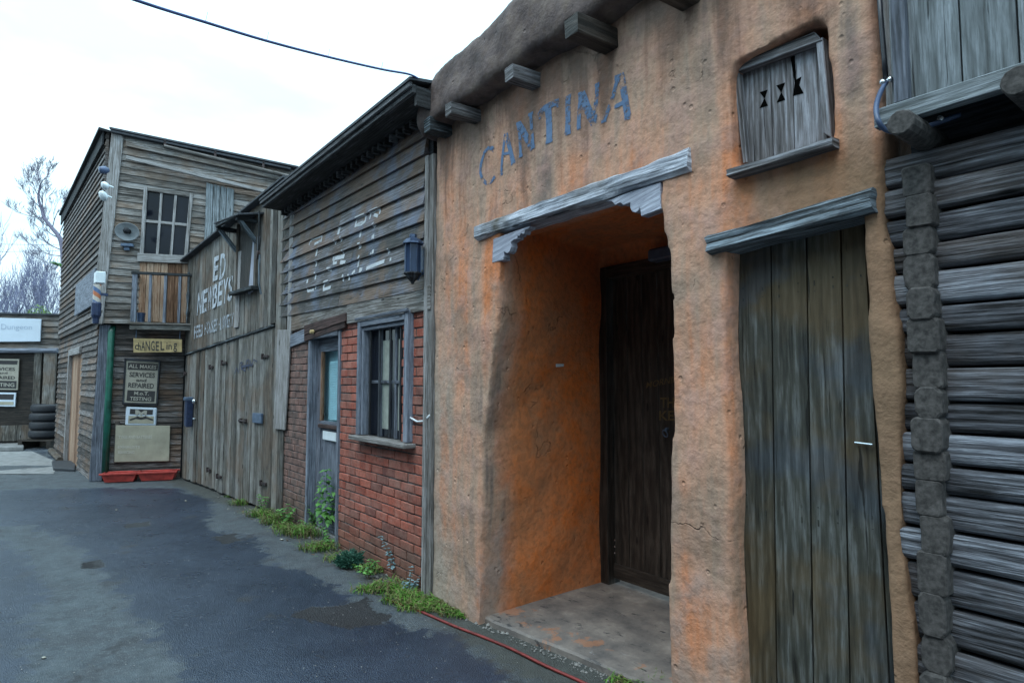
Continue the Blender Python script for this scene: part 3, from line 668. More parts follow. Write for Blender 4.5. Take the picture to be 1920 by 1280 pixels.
# side door of greenish planks
sdoor = None
mb = MB(); GD = 0.10
ed = [(1378, 1392), (1446, 1454), (1513, 1522), (1578, 1590), (1622, 1672), (1640, 1700)]
zt0, zb0 = 2.26, 0.02
ex = [(A.px(a, 470, GD)[0], A.px(b, 1270, GD)[0]) for a, b in ed]
for i in range(5):
    a, b = ex[i], ex[i + 1]; g = 0.0035
    mb.hexa([(a[1] + g, GD, zb0), (b[1] - g, GD + random.uniform(0, .004), zb0), (b[0] - g, GD, zt0), (a[0] + g, GD, zt0),
             (a[1] + g, GD + .03, zb0), (b[1] - g, GD + .03, zb0), (b[0] - g, GD + .03, zt0), (a[0] + g, GD + .03, zt0)], grain=(0, 0, 1), rnd=[.35, .45, .62, .5, .2][i])
for i in range(5):
    for zz in (.18, .22, 1.05, 1.1, 1.96, 2.0):
        for fx in (.22, .76):
            u = zz / 2.26; xx = (ex[i][1] * (1 - u) + ex[i][0] * u) * (1 - fx) + (ex[i + 1][1] * (1 - u) + ex[i + 1][0] * u) * fx
            mb.box(xx - .003, xx + .003, GD - .0015, GD + .01, zz + random.uniform(-.02, .02), zz + .006, rnd=0.0)
mb.box(ex[0][1] - .1, ex[5][0] + .15, GD + .04, GD + .07, 0, zt0, rnd=0.1)
sdoor = mb.build('side_door', M['green'], can, bevel=0.003); tag(sdoor, 'tall side door of weathered greenish planks')
mb = MB(); a = A.px(1372, 470, 0.09); b = A.px(1388, 1270, 0.09)
mb.hexa([(b[0] - .02, .075, 0), (b[0] + .01, .075, 0), (a[0] + .01, .075, 2.25), (a[0] - .02, .075, 2.25), (b[0] - .02, .12, 0), (b[0] + .01, .12, 0), (a[0] + .01, .12, 2.25), (a[0] - .02, .12, 2.25)])
mb.build('side_door_jamb', M['garage'], can, bevel=.003)
mb = MB(); a = A.p3(1603, 829, GD - .015); b = A.p3(1636, 833, GD - .015); mb.tube([a, b], 0.004); mb.tube([a + Vector((0, .02, 0)), a], 0.004)
mb.build('latch', M['steel'], sdoor)
beam_px(A, (1322, 458), (1634, 372), 0.035, 0.085, 0.043, M['charred'], 'side_door_lintel', can, 0.012, 8, 0.3, 0.9, 0.03)
# hatch
HD = 0.085; hf = lambda x, y, d=HD: A.px(x, y, d)
fr = MB()
def bar(mb, pts4, y0, y1, grain=None, rnd=None):
    q = [(x, y0, z) for x, z in pts4] + [(x, y1, z) for x, z in pts4]; mb.hexa(q, grain, rnd)
bar(fr, [hf(1395, 308, .06), hf(1403, 306, .06), hf(1388, 137, .06), hf(1376, 140, .06)], .05, .12)
bar(fr, [hf(1378, 140, .06), hf(1545, 78, .06), hf(1530, 62, .06), hf(1376, 124, .06)], .045, .12)
bar(fr, [hf(1545, 250, .06), hf(1562, 260, .06), hf(1545, 70, .06), hf(1532, 80, .06)], .05, .12)
frm = fr.build('hatch_frame', M['hatch'], can, bevel=.003)
mb = MB(); bx = [(1390, 1400), (1443, 1450), (1486, 1490), (1538, 1552)]; bt = [138, 119, 103, 84]; bb = [307, 296, 289, 272]
for i in range(3):
    g = 0.6
    sh = [hf(bx[i][1] + g, bb[i]), hf(bx[i + 1][1] - g, bb[i + 1]), hf(bx[i + 1][0] - g, bt[i + 1]), hf(bx[i][0] + g, bt[i])]
    bar(mb, sh, HD, HD + .02, (0, 0, 1), [.35, .45, .85][i])
hatch = mb.build('hatch_shutter', M['hatch'], can, bevel=.002)
# bow-tie cut-outs: dark openings in the boards
q = lambda x, y: A.px(1320 + x / 3.2, y / 3.2, HD)
for pts in ([(335, 555), (382, 540), (364, 592)], [(364, 592), (384, 635), (335, 650)], [(435, 515), (487, 497), (465, 555)], [(465, 555), (488, 600), (438, 617)],
            [(520, 345), (545, 335), (552, 480), (585, 462), (572, 512), (598, 560), (535, 576), (545, 500)]):
    mb = MB(); mb.prism([q(*p) for p in pts], HD - .002, HD + .01); mb.build('cut_out', M['void'], hatch)
beam_px(A, (1362, 324), (1560, 264), 0.0, 0.06, 0.018, M['hatch'], 'hatch_sill', can, 0.004, 6, .3, .4, .03)
# ================================================================== BRICK SHOP
brk = empty('brick_shop', A, (-1.7, 0, 0), 'small shop with dark clapboard upper storey above a red brick ground floor', 'building')
OB = (-1.7, 0, 0)
XL = -3.62; X0 = -0.005
DX0, DX1 = A.px(577, 800)[0], A.px(637, 800)[0]           # door opening (outer frame)
WX0, WX1 = A.px(676, 700)[0], A.px(752, 700)[0]
WZ0, WZ1 = A.px(715, 822)[1], A.px(715, 600)[1]
bkz = lambda x: 2.30
bm_ = MB(); bm2 = MB(); ch = 0.0762; rows = int(2.42 / ch)
for r in range(rows + 1):
    z0 = -0.03 + r * ch; x = XL + 0.02 + (0.1125 if r % 2 else 0)
    if z0 > 2.22: continue
    if r % 2: x -= 0.225
    while x < X0 - .01:
        x1 = min(x + 0.215, X0 - .012); xa = max(x, XL + .02)
        for lo, hi in ((XL, DX0 - .005), (DX1 + .005, X0)):
            a, b = max(xa, lo), min(x1, hi)
            if b - a < 0.03: continue
            segs = [(a, b)]
            if z0 + .066 > WZ0 + 0.01 and z0 < WZ1: segs = [(u, v) for u, v in ((a, min(b, WX0 - .0)), (max(a, WX1 + .0), b)) if v - u > 0.02]
            for u, v in segs:
                d = random.uniform(-.0035, .0035); wv = 0.008 * noise.noise(Vector((u * 1.2, z0 * 2, 3)))
                (bm2 if v < DX0 else bm_).box(u + random.uniform(0, .003), v - random.uniform(0, .004), d, 0.1, z0 + wv, z0 + wv + 0.066 + random.uniform(-.002, .001), (1, 0, 0), random.random(), 0.0018)
        x += 0.225
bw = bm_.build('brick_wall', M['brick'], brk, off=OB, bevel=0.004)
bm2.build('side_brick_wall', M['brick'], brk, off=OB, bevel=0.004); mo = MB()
mo.box(XL + .02, DX0 - .01, 0.009, 0.2, -0.05, 2.4); mo.box(DX1 + .01, WX0 + .01, 0.009, 0.2, -0.05, 2.4)
mo.box(WX1 - .01, X0, 0.009, 0.2, -0.05, 2.4); mo.box(WX0 + .01, WX1 - .01, 0.009, 0.2, -0.05, WZ0)
mo.build('mortar_bed', M['mortar'], bw); 
bw.children[0].location = Vector((0, 0, 0)) - Vector(OB)
# clapboards
cl = MB(); z = 2.385; sp = 0.1335; shear = -0.022
k = 0
while z < 3.92:
    for (u, v) in ([(XL, X0 - .06)] if k % 3 else [(XL, -1.75 + .3 * (k % 2)), (-1.745 + .3 * (k % 2), X0 - .06)]):
        zz = z + random.uniform(-.003, .003); e = random.uniform(-.004, .004); th = 0.026 + random.uniform(-.003, .003)
        za = zz + shear * (u - XL); zb = zz + shear * (v - XL) + e; m_ = 0.17
        n = max(2, int((v - u) / .3)); 
        P = []
        for i in range(n + 1):
            t = i / n; xx = u + (v - u) * t; zq = za + (zb - za) * t + 0.004 * noise.noise(Vector((xx * 1.3, z * 3, 1)))
            P.append((xx, zq))
        vs = []; 
        for xx, zq in P: vs += [(xx, -th - .012, zq), (xx, -.008, zq + m_), (xx, .012, zq + m_), (xx, .0, zq)]
        fs = []
        for i in range(n):
            a = 4 * i; b = a + 4
            fs += [(a, b, b + 1, a + 1), (a + 1, b + 1, b + 2, a + 2), (a + 2, b + 2, b + 3, a + 3), (a + 3, b + 3, b, a)]
        fs += [(0, 1, 2, 3), (4 * n + 3, 4 * n + 2, 4 * n + 1, 4 * n)]
        cl.add(vs, fs, (1, 0, 0), random.random())
    z += sp; k += 1
cb = cl.build('clapboards', M['clap'], brk, off=OB, bevel=0.0)
mb = MB(); mb.box(XL, X0, 0.012, 0.2, 2.35, 3.9); mb.box(XL, XL + .1, .2, 3, -.1, 3.9); mb.box(XL + .1, X0 - .05, 2.9, 3, -.1, 3.6)
mb.build('backing_wall', M['dark'], brk, off=OB)
# boards between brick and clapboard
mb = MB()
def board(mb, F, pts, y0, y1, grain=None, rnd=None):
    q = [F.px(x, y, y0) for x, y in pts]; mb.hexa([(x, y0, z) for x, z in q] + [(x, y1, z) for x, z in q], grain, rnd)
board(mb, A, [(650, 607), (806, 580), (806, 534), (650, 571)], -.03, .0, rnd=.7)
mb.build('fascia_board', M['grey'], brk, off=OB, bevel=.003)
mb = MB(); board(mb, A, [(540, 652), (572, 640), (572, 616), (541, 629)], -.025, .0, rnd=.8); mb.build('fascia_board', M['bluegrey'], brk, off=OB, bevel=.003)
mb = MB(); board(mb, A, [(541, 622), (652, 592), (652, 566), (541, 594)], -.022, .0, rnd=.45); mb.build('fascia_board', M['grey'], brk, off=OB, bevel=.003)
mb = MB(); board(mb, A, [(570, 628), (648, 602), (648, 586), (570, 610)], -.04, .0, rnd=.3); board(mb, A, [(570, 640), (646, 614), (646, 602), (570, 628)], -.03, .0, rnd=.1)
mb.build('door_head_board', M['redwood'], brk, off=OB, bevel=.003)
# corner board against the cantina
mb = MB(); a = A.px(806, 260, -.03); b = A.px(806, 1105, -.03); mb.box(-.052, -.004, -.035, .02, -.03, 3.35, (0, 0, 1), .75); mb.box(-.003, .055, -.02, .03, -.03, 3.35, (0, 0, 1), .35)
mb.build('corner_board', M['trim'], brk, off=OB, bevel=.004)
# eaves: boxed gutter, soffit brackets, roof
mb = MB(); ez = 3.735; ex0 = -3.47; ex1 = A.px(776, 150, -.3)[0]
mb.box(ex0, ex1, -.31, -.28, ez - .065, ez + .0, rnd=.7); mb.box(ex0, ex1, -.335, -.31, ez - .028, ez + .012, rnd=.9)
mb.box(ex0, ex1, -.28, -.04, ez - .065, ez - .045, rnd=.2); mb.box(ex1 - .03, ex1, -.279, 0.3, ez - .15, ez - .004, rnd=.5)
mb.box(ex1 + .001, X0 - .01, -.06, .0, ez - .16, ez + .03, rnd=.5)
mb.build('eaves_board', M['eave'], brk, off=OB, bevel=.004)
mb = MB(); x = ex0 + .05
while x < ex1 - .05:
    mb.prism([(0, 0), (.026, 0), (.026, .1), (0, .1)], 0, 1) if 0 else mb.box(x, x + .035, -.10, -.03, ez - .13, ez - .067, (0, 1, 0), j=.003); x += 0.115
br = mb.build('dentil', M['eave'], brk, off=OB, bevel=.004)
mb = MB(); mb.hexa([(ex0, -.345, ez + .012), (ex1 + .02, -.345, ez + .012), (ex1 + .02, -.345, ez + .034), (ex0, -.345, ez + .034), (ex0, 3, ez + .50), (ex1 + .02, 3, ez + .50), (ex1 + .02, 3, ez + .53), (ex0, 3, ez + .53)])
mb.hexa([(ex1 + .02, -.1, ez + .03), (X0 - .02, -.1, ez + .0), (X0 - .02, -.1, ez + .02), (ex1 + .02, -.1, ez + .05), (ex1 + .02, 3, ez + .50), (X0 - .02, 3, ez + .50), (X0 - .02, 3, ez + .52), (ex1 + .02, 3, ez + .52)])
mb.build('roof', M['felt'], brk, off=OB)
# window
FY = -.055
wf = MB(); fo = lambda x, y, d=FY: A.px(x, y, d)
wx0, wx1 = fo(668, 720)[0], fo(763, 720)[0]; wz0 = fo(715, 822)[1]; wz1 = fo(715, 594)[1]; t = .062
for (a, b, c_, d) in [(wx0, wx0 + t, wz0, wz1), (wx1 - t, wx1, wz0, wz1 + .02), (wx0 + t, wx1 - t, wz1 - t * .9, wz1)]:
    wf.box(a, b, FY, 0.02, c_, d, rnd=random.random())
wf.box(wx0 - .02, wx1 + .02, FY - .02, FY - .0, wz1 + .003, wz1 + .03)
for (a, b, c_, d) in [(wx0 + t, wx0 + t + .025, wz0, wz1 - t), (wx1 - t - .025, wx1 - t, wz0, wz1 - t), (wx0 + t + .025, wx1 - t - .025, wz1 - t - .03, wz1 - t)]:
    wf.box(a, b, FY + .02, 0.12, c_, d, rnd=random.random())
root = bpy.data.objects.new('window', None); COL.objects.link(root); root.parent = brk
wfo = wf.build('window_frame', M['bluegrey'], root, off=OB, bevel=.004)
mb = MB(); mb.box(wx0 - .045, wx1 + .045, FY - .05, .05, wz0 - .045, wz0 - .006, rnd=.4, j=.002); mb.build('window_sill', M['trim'], root, off=OB, bevel=.006)
ix0, ix1 = wx0 + t + .03, wx1 - t - .03
mb = MB(); mb.box(ix0 - .02, ix1 + .02, .045, .052, wz0, wz1 - t); mb.build('window_glass', M['glass'], root, off=OB)
mb = MB()
for i, f in enumerate((.12, .36, .62, .86)):
    xx = ix0 + (ix1 - ix0) * f; mb.box(xx - .011, xx + .011, -.012, .004, wz0 + .003, wz1 - t - .03, (0, 0, 1))
mb.build('window_bars', M['dark'], root, off=OB)
mb = MB()
for f in (.3, .66): xx = ix0 + (ix1 - ix0) * f; mb.box(xx - .014, xx + .014, .026, .044, wz0, wz1 - t - .03, (0, 0, 1), .6)
mb.box(ix0, ix1, .020, .040, 1.585, 1.61, (1, 0, 0), .4); mb.build('glazing_bar', M['bluegrey'], root, off=OB)
mb = MB()
for (a, b) in ((.30, .52), (.70, .9)):
    xx0 = ix0 + (ix1 - ix0) * a; xx1 = ix0 + (ix1 - ix0) * b; n = 14
    vs = []; 
    for i in range(n + 1):
        t2 = i / n; vs += [(xx0 + (xx1 - xx0) * t2, .038 + .004 * math.sin(i * 2.1), wz0 + .07), (xx0 + (xx1 - xx0) * t2, .038 + .004 * math.sin(i * 2.1), wz1 - t - .13)]
    mb.add(vs, [(2 * i, 2 * i + 2, 2 * i + 3, 2 * i + 1) for i in range(n)], (0, 0, 1))
mb.build('curtain', M['curtain'], root, off=OB)
# door
RD = .075; root = bpy.data.objects.new('door', None); COL.objects.link(root); root.parent = brk
df = MB(); t = .05; dz1 = A.px(600, 622)[1]
df.box(DX0, DX0 + t, -.015, RD + .06, 0.0, dz1, rnd=.8); df.box(DX1 - t * .9, DX1, -.015, RD + .06, -.05, dz1, rnd=.6)
df.box(DX0 + t, DX1 - t * .9, -.025, RD + .06, dz1 - .07, dz1, rnd=.1)
df.build('door_frame', M['bluegrey'], root, off=OB, bevel=.004)
mb = MB(); mb.box(DX0 + t, DX1 - t, RD - .02, .3, .0, .05); mb.build('threshold', M['concrete2'], root, off=OB, bevel=.006)
a, b = DX0 + t + .012, DX1 - t * .9 - .012; top = dz1 - .075; gz0 = A.px(615, 790, RD)[1]; gz1 = top - .13
mb = MB()
mb.box(a, a + .10, RD, RD + .04, .06, top, (0, 0, 1), .5); mb.box(b - .09, b, RD, RD + .04, .06, top, (0, 0, 1), .5)
mb.box(a + .1, b - .09, RD, RD + .04, gz1, top, (1, 0, 0), .5); mb.box(a + .1, b - .09, RD, RD + .04, gz0 - .10, gz0, (1, 0, 0), .5)
mb.box(a + .1, b - .09, RD + .012, RD + .04, .26, gz0 - .1, (0, 0, 1), .5); mb.box(a + .1, b - .09, RD, RD + .04, .06, .26, (1, 0, 0), .5)
dl = mb.build('door_leaf', M['bluegrey'], root, off=OB, bevel=.003)
mb = MB(); mb.box(a + .10, a + .135, RD - .004, RD + .03, gz0, gz1, (0, 0, 1), .4); mb.build('door_bead', M['orange'], root, off=OB)
mb = MB(); mb.box(a + .135, b - .09, RD + .015, RD + .02, gz0, gz1); mb.build('door_glass', M['pane'], root, off=OB)
mb = MB()
for i in range(34): z = gz0 + .02 + i * .018; mb.hexa([(a + .24, RD + .04, z), (b - .06, RD + .04, z), (b - .06, RD + .04, z + .002), (a + .24, RD + .04, z + .002), (a + .24, RD + .05, z + .015), (b - .06, RD + .05, z + .015), (b - .06, RD + .05, z + .017), (a + .24, RD + .05, z + .017)])
mb.build('blind', M['blind'], root, off=OB)
mb = MB(); mb.box(a - .05, b + .05, RD + .09, RD + .11, .05, top + .1); mb.build('room_back', M['blind'], root, off=OB)
mb = MB(); mb.box(a + .11, b - .1, RD - .03, RD, gz0 - .075, gz0 - .03, rnd=.1); mb.build('weather_bar', M['redwood'], root, off=OB, bevel=.01)
mb = MB(); p = A.px(605, 823, RD - .01); q_ = A.px(630, 811, RD - .01); mb.box(p[0], q_[0], RD - .012, RD, p[1], q_[1]); mb.build('letter_plate', M['whiteplastic'], root, off=OB, bevel=.003)
mb = MB(); p = A.p3(586, 622, -.05); mb.lathe([(0, -.03), (.02, -.025), (.024, 0), (.024, .01)], p, (0, 1, 0), 12); mb.build('door_bell', M['tan'], root, off=OB)
# lettering remains on the clapboards (brushed strokes with gaps where boards overlap)
cbv = BVHTree.FromPolygons([v.co + Vector(OB) for v in cb.data.vertices], [list(p.vertices) for p in cb.data.polygons])
def on_clap(p, eps=.003):
    h = cbv.ray_cast(Vector((p[0], -1, p[2])), Vector((0, 1, 0)), 2); return Vector((p[0], (h[0].y if h[0] else -.03) - eps, p[2]))
cc_ = lambda x, y: A.p3(540 + x / 5.333, 360 + y / 5.333, -.035)
frag = [
 [(.028, [(205, 530), (212, 490), (228, 480)]), (.02, [(222, 478), (280, 455), (326, 436)]), (.03, [(262, 520), (300, 500), (322, 488)]), (.026, [(328, 432), (330, 500)])],
 [(.045, [(278, 560), (276, 640)]), (.035, [(272, 690), (270, 745)])], 
 [(.055, [(505, 345), (498, 425)])], [(.04, [(470, 480), (458, 515)]), (.045, [(520, 452), (524, 490)])],
 [(.03, [(455, 640), (450, 715), (485, 705)]), (.045, [(435, 665), (555, 640)]), (.028, [(540, 575), (540, 615)]), (.04, [(520, 700), (575, 705)])],
 [(.03, [(672, 268), (668, 340), (740, 300)]), (.026, [(672, 262), (765, 222)]), (.03, [(765, 220), (768, 290), (735, 320), (690, 330)])], [(.04, [(712, 375), (712, 450)]), (.055, [(708, 505), (706, 565)]), (.03, [(712, 635), (690, 700), (692, 750)])],
 [(.028, [(812, 270), (815, 200), (870, 175)]), (.028, [(870, 172), (908, 165), (908, 220)]), (.03, [(850, 225), (895, 240)])], [(.045, [(850, 310), (856, 350)]), (.05, [(838, 462), (862, 440)]), (.04, [(848, 575), (850, 630)]), (.03, [(825, 610), (832, 635)])],
 [(.045, [(266, 800), (264, 875)]), (.05, [(185, 870), (185, 910)]), (.03, [(180, 965), (190, 990), (250, 975)]), (.03, [(268, 935), (262, 970)])],
 [(.035, [(400, 890), (360, 905), (345, 935), (350, 975), (420, 950)]), (.04, [(385, 770), (425, 770)])],
 [(.04, [(548, 825), (538, 890)]), (.04, [(602, 820), (598, 880)])], [(.03, [(640, 825), (655, 795), (670, 790)]), (.045, [(710, 780), (740, 778)])],
 [(.035, [(782, 765), (870, 725), (960, 690)]), (.04, [(985, 600), (1005, 580)]), (.03, [(1020, 655), (1022, 690)])],
]
for g in [[st_] for g_ in frag for st_ in g_]:
    vs, fs = strokes('x', [(wd * 1.0, ln) for wd, ln in g], .03, None, None, OB, cc_, .012); vs2 = []; fs2 = []
    for a_, b_, c2, d_ in fs:
        k = len(vs2)
        for t_ in (0, .25, .5, .75, 1): vs2 += [on_clap(vs[a_].lerp(vs[d_], t_)), on_clap(vs[b_].lerp(vs[c2], t_))]
        for s_ in range(4): fs2.append((k + 2 * s_, k + 2 * s_ + 1, k + 2 * s_ + 3, k + 2 * s_ + 2))
    ribbon_obj('faded_letter', vs2, fs2, M['chip'], brk, OB)
# wall lantern
p0 = A.p3(779, 528, -.09); OL = (p0.x, 0.0, p0.z)
lan = empty('wall_lantern', A, OL, 'blue-black metal wall lantern on the dark clapboards', 'lamp')
c0 = Vector((p0.x, -.115, 0)); zb = A.px(780, 512, -.115)[1]; ztp = A.px(780, 455, -.115)[1]; rr = .062
mb = MB(); mb.lathe([(0, ztp + .075), (.028, ztp + .072), (.03, ztp + .055), (.03, ztp + .045), (.055, ztp + .035), (.082, ztp + .008), (.086, ztp - .004), (.075, ztp - .008)], (c0.x, c0.y, 0), (0, 0, 1), 8)
mb.build('lantern_cap', M['lampmetal'], lan, off=OL)
mb = MB(); mb.lathe([(.07, zb + .01), (.072, zb), (.055, zb - .008), (.045, zb - .03), (.018, zb - .058), (.012, zb - .075), (0, zb - .08)], (c0.x, c0.y, 0), (0, 0, 1), 8); mb.build('lantern_base', M['dark'], lan, off=OL)
for i in range(8):
    a = 2 * math.pi * i / 8; u = perp(Vector((0, 0, 1))); v = Vector((0, 0, 1)).cross(u); q0 = c0 + (u * math.cos(a) + v * math.sin(a)) * rr
    if i == 0: mb = MB()
    mb.tube([(q0.x, q0.y, zb), (q0.x * 1.0, q0.y, ztp)], .0045, 5)
mb.build('lantern_bars', M['lampmetal'], lan, off=OL)
mb = MB(); mb.lathe([(rr - .004, zb), (rr - .004, ztp)], (c0.x, c0.y, 0), (0, 0, 1), 8); mb.build('lantern_glass', M['lampglass'], lan, off=OL)
mb = MB(); mb.box(c0.x - .03, c0.x + .03, -.035, -.02, zb, zb + .2); mb.tube([(c0.x, -.03, zb + .03), (c0.x, -.07, zb - .04), (c0.x, -.115, zb - .03)], .008); mb.build('lantern_bracket', M['lampmetal'], lan, off=OL, bevel=.002)
# loose white cable from the window to the corner board
pts = [A.p3(x, y, -.02) for x, y in ((759, 778), (770, 783), (782, 790), (795, 789), (806, 778))]
pts = [pts[0] + Vector((0, .01, .0))] + pts
mb = MB(); mb.tube(pts, .008, 6); tag(mb.build('loose_cable', M['whiteplastic'], frame=A, off=pts[2], smooth=True), 'short white cable hanging across the red bricks', 'cable')

# ================================================================== GARAGE
B = FB; OG = (2.2, 0, 0)
gar = empty('garage_building', B, OG, 'grey vertical-plank workshop with tall doors and painted ED NEWBEYS lettering', 'building')
gz = lambda x, y, d=0: B.px(x, y, d)
XG1 = gz(529, 900)[0]; XG0 = gz(341, 800)[0]; top_pts = [gz(352, 488), gz(541, 338)]
def topz(x): a, b = top_pts; return a[1] + (b[1] - a[1]) * (x - a[0]) / (b[0] - a[0])
DZL = 2.17
def planks(mb, x0, x1, zf0, zf1, y, w0=.10, w1=.17, th=.022, gap=.004, rj=1.0):
    x = x0
    while x < x1 - .02:
        w_ = random.uniform(w0, w1); b = min(x + w_, x1)
        if x1 - b < .04: b = x1
        d = random.uniform(-.006, .006) * rj; e = random.uniform(-.01, .01) * rj
        mb.hexa([(x + gap / 2, y + d, zf0(x) + e), (b - gap / 2, y + d, zf0(b) + e), (b - gap / 2, y + d, zf1(b)), (x + gap / 2, y + d, zf1(x)),
                 (x + gap / 2, y + d + th, zf0(x) + e), (b - gap / 2, y + d + th, zf0(b) + e), (b - gap / 2, y + d + th, zf1(b)), (x + gap / 2, y + d + th, zf1(x))], (0, 0, 1), random.random())
        x = b
d1 = gz(409, 760)[0]; d2 = gz(512, 760)[0]; tr1 = [gz(352, 664), gz(513, 612)]
lint = lambda x: tr1[0][1] + (tr1[1][1] - tr1[0][1]) * (x - tr1[0][0]) / (tr1[1][0] - tr1[0][0])
mb = MB(); planks(mb, XG0 + .01, d2, lambda x: lint(x) + .03, topz, 0); planks(mb, d2, XG1, lambda x: .0, topz, 0)
mb.build('plank_wall', M['garage'], gar, off=OG, bevel=.003)
mb = MB(); planks(mb, XG0 + .05, d1 - .01, lambda x: .04, lambda x: lint(x) - .012, .008, .10, .15)
ld = mb.build('garage_door', M['garage'], gar, off=OG, bevel=.003)
mb = MB(); planks(mb, d1 + .012, d2 - .005, lambda x: .03, lambda x: lint(x) - .012, .004, .10, .15)
rd = mb.build('garage_door', M['garage'], gar, off=OG, bevel=.003)
mb = MB(); mb.box(XG0, XG1, .045, .1, -.05, 3.3); mb.box(XG0, XG0 + .05, .1, 3, -.1, 3.5); mb.box(XG1 - .05, XG1, .03, 3, -.1, 3.9)
mb.hexa([(XG0, .045, 3.3), (XG1, .045, 3.3), (XG1, .045, topz(XG1)), (XG0, .045, topz(XG0)), (XG0, .1, 3.3), (XG1, .1, 3.3), (XG1, .1, topz(XG1)), (XG0, .1, topz(XG0))])
mb.build('backing_wall', M['dark'], gar, off=OG)
mb = MB(); mb.hexa([(XG0 + .02, -.02, lint(XG0) - .005), (d2, -.02, lint(d2) - .005), (d2, -.02, lint(d2) + .022), (XG0 + .02, -.02, lint(XG0) + .022), (XG0 + .02, .0, lint(XG0) - .005), (d2, .0, lint(d2) - .005), (d2, .0, lint(d2) + .022), (XG0 + .02, .0, lint(XG0) + .022)])
mb.build('drip_rail', M['charred'], gar, off=OG, bevel=.003)
mb = MB(); board(mb, B, [(513, 803), (533, 806), (545, 618), (520, 618)], -.03, -.008, (0, 0, 1), .9); mb.build('pale_plank', M['trim'], gar, off=OG, bevel=.003)
mb = MB(); board(mb, B, [(538, 618), (545, 618), (551, 372), (544, 376)], -.028, -.008, (0, 0, 1), .9); board(mb, B, [(438, 615), (446, 613), (452, 470), (446, 472)], -.02, -.0, (0, 0, 1), .95); mb.build('cover_strip', M['trim'], gar, off=OG, bevel=.003)
mb = MB(); a, b = XG0 - .12, XG1 + .02
mb.hexa([(a, -.09, topz(a) + .0), (b, -.09, topz(b)), (b, -.09, topz(b) + .03), (a, -.09, topz(a) + .03), (a, 2.6, topz(a) - .25), (b, 2.6, topz(b) - .25), (b, 2.6, topz(b) - .22), (a, 2.6, topz(a) - .22)])
mb.build('roof', M['felt'], gar, off=OG, bevel=.004)
for nm, q, txt, mt, bo in [('lettering', [(401, 483), (411, 478), (398, 529), (408, 524)], 'E', 'lw', .03), ('lettering', [(413, 477), (425, 472), (410, 526), (422, 519)], 'D', 'lw', .02),
    ('lettering', [(371, 550), (438, 514), (368, 592), (435, 563)], 'NEWBEYS', 'lw', .02), ('lettering', [(364, 612), (381, 606), (363, 636), (380, 630)], 'FEED', 'lw2', .03), ('lettering', [(384, 605), (438, 586), (383, 628), (437, 611)], 'HORSES-LIVERY', 'lw2', .02)]:
    for i, chh in enumerate(txt):
        if chh == '-':
            pass
        n_ = len(txt); u0, u1 = i / n_ + .08 / n_, (i + 1) / n_ - .04 / n_; f0 = quadfn(B, *q, -.009)
        if chh == '-': f1 = lambda u, v, f0=f0, u0=u0, u1=u1: f0(u0 + (u1 - u0) * u, .42 + .1 * v)
        else: f1 = lambda u, v, f0=f0, u0=u0, u1=u1: f0(u0 + (u1 - u0) * u, v)
        lettering('painted_letter', chh, M[mt], gar, OG, f1, bo)
# scrawl on the door
sc = lambda x, y: B.p3(330 + x / 4.922, 640 + y / 4.922, -.009)
vs, fs = strokes('x', [(.02, [(540, 300), (560, 240), (575, 290)]), (.02, [(580, 280), (590, 200), (612, 190), (600, 245), (640, 275)]), (.02, [(640, 270), (650, 180), (672, 165), (668, 262)]), (.02, [(680, 170), (700, 230), (715, 170)]), (.02, [(715, 165), (748, 185)]), (.03, [(600, 235), (690, 215)])], .02, None, None, OG, sc)
ribbon_obj('scrawl', vs, fs, M['scrawl'], rd, OG) 
# ironwork
def hinge(px_, py_, l, par, h=.035):
    mb = MB(); p = B.p3(px_, py_, -.012); mb.box(p.x, p.x + l, -.022, -.004, p.z - h / 2, p.z + h / 2, j=.003); mb.lathe([(.018, -.035), (.018, .035)], (p.x + (l if l < .3 else 0) * 0, -.02, p.z), (0, 0, 1), 8)
    mb.build('hinge', M['iron'], par, off=OG, bevel=.003)
for a in [(394, 688, .12), (347, 700, .06), (390, 880, .1)]: hinge(*a, ld)
for a in [(417, 680, .16), (493, 668, .16), (408, 892, .14), (490, 905, .14)]: hinge(*a, rd)
mb = MB(); p = B.p3(449, 788, -.02); mb.tube([(p.x, -.03, p.z), (p.x + .26, -.03, p.z)], .014, 8); mb.box(p.x + .0, p.x + .05, -.03, -.0, p.z - .03, p.z + .03); mb.box(p.x + .17, p.x + .22, -.035, -.0, p.z - .03, p.z + .03); mb.build('door_bolt', M['iron'], rd, off=OG, bevel=.002)
mb = MB(); p = B.p3(474, 792, -.02); q_ = B.p3(491, 775, -.02); mb.box(p.x, q_.x, -.03, -.0, p.z, q_.z); mb.build('lock_plate', M['bluebox'], rd, off=OG, bevel=.006)
mb = MB(); p = B.p3(364, 752, -.03); mb.lathe([(0, -.05), (.03, -.045), (.042, -.02), (.03, .0), (.015, .01), (.015, .03)], (p.x, -.01, p.z), (0, 1, 0), 14); mb.build('door_knob', M['steel'], ld, off=OG, smooth=True)
mb = MB(); p = B.p3(362, 785, -.03); mb.lathe([(0, -.03), (.018, -.025), (.022, 0)], (p.x, -.005, p.z), (0, 1, 0), 10); mb.build('keyhole_cover', M['steel'], ld, off=OG)
for ob_ in (ld, rd):
    for ch_ in ob_.children: ch_.location = (0, 0, 0)
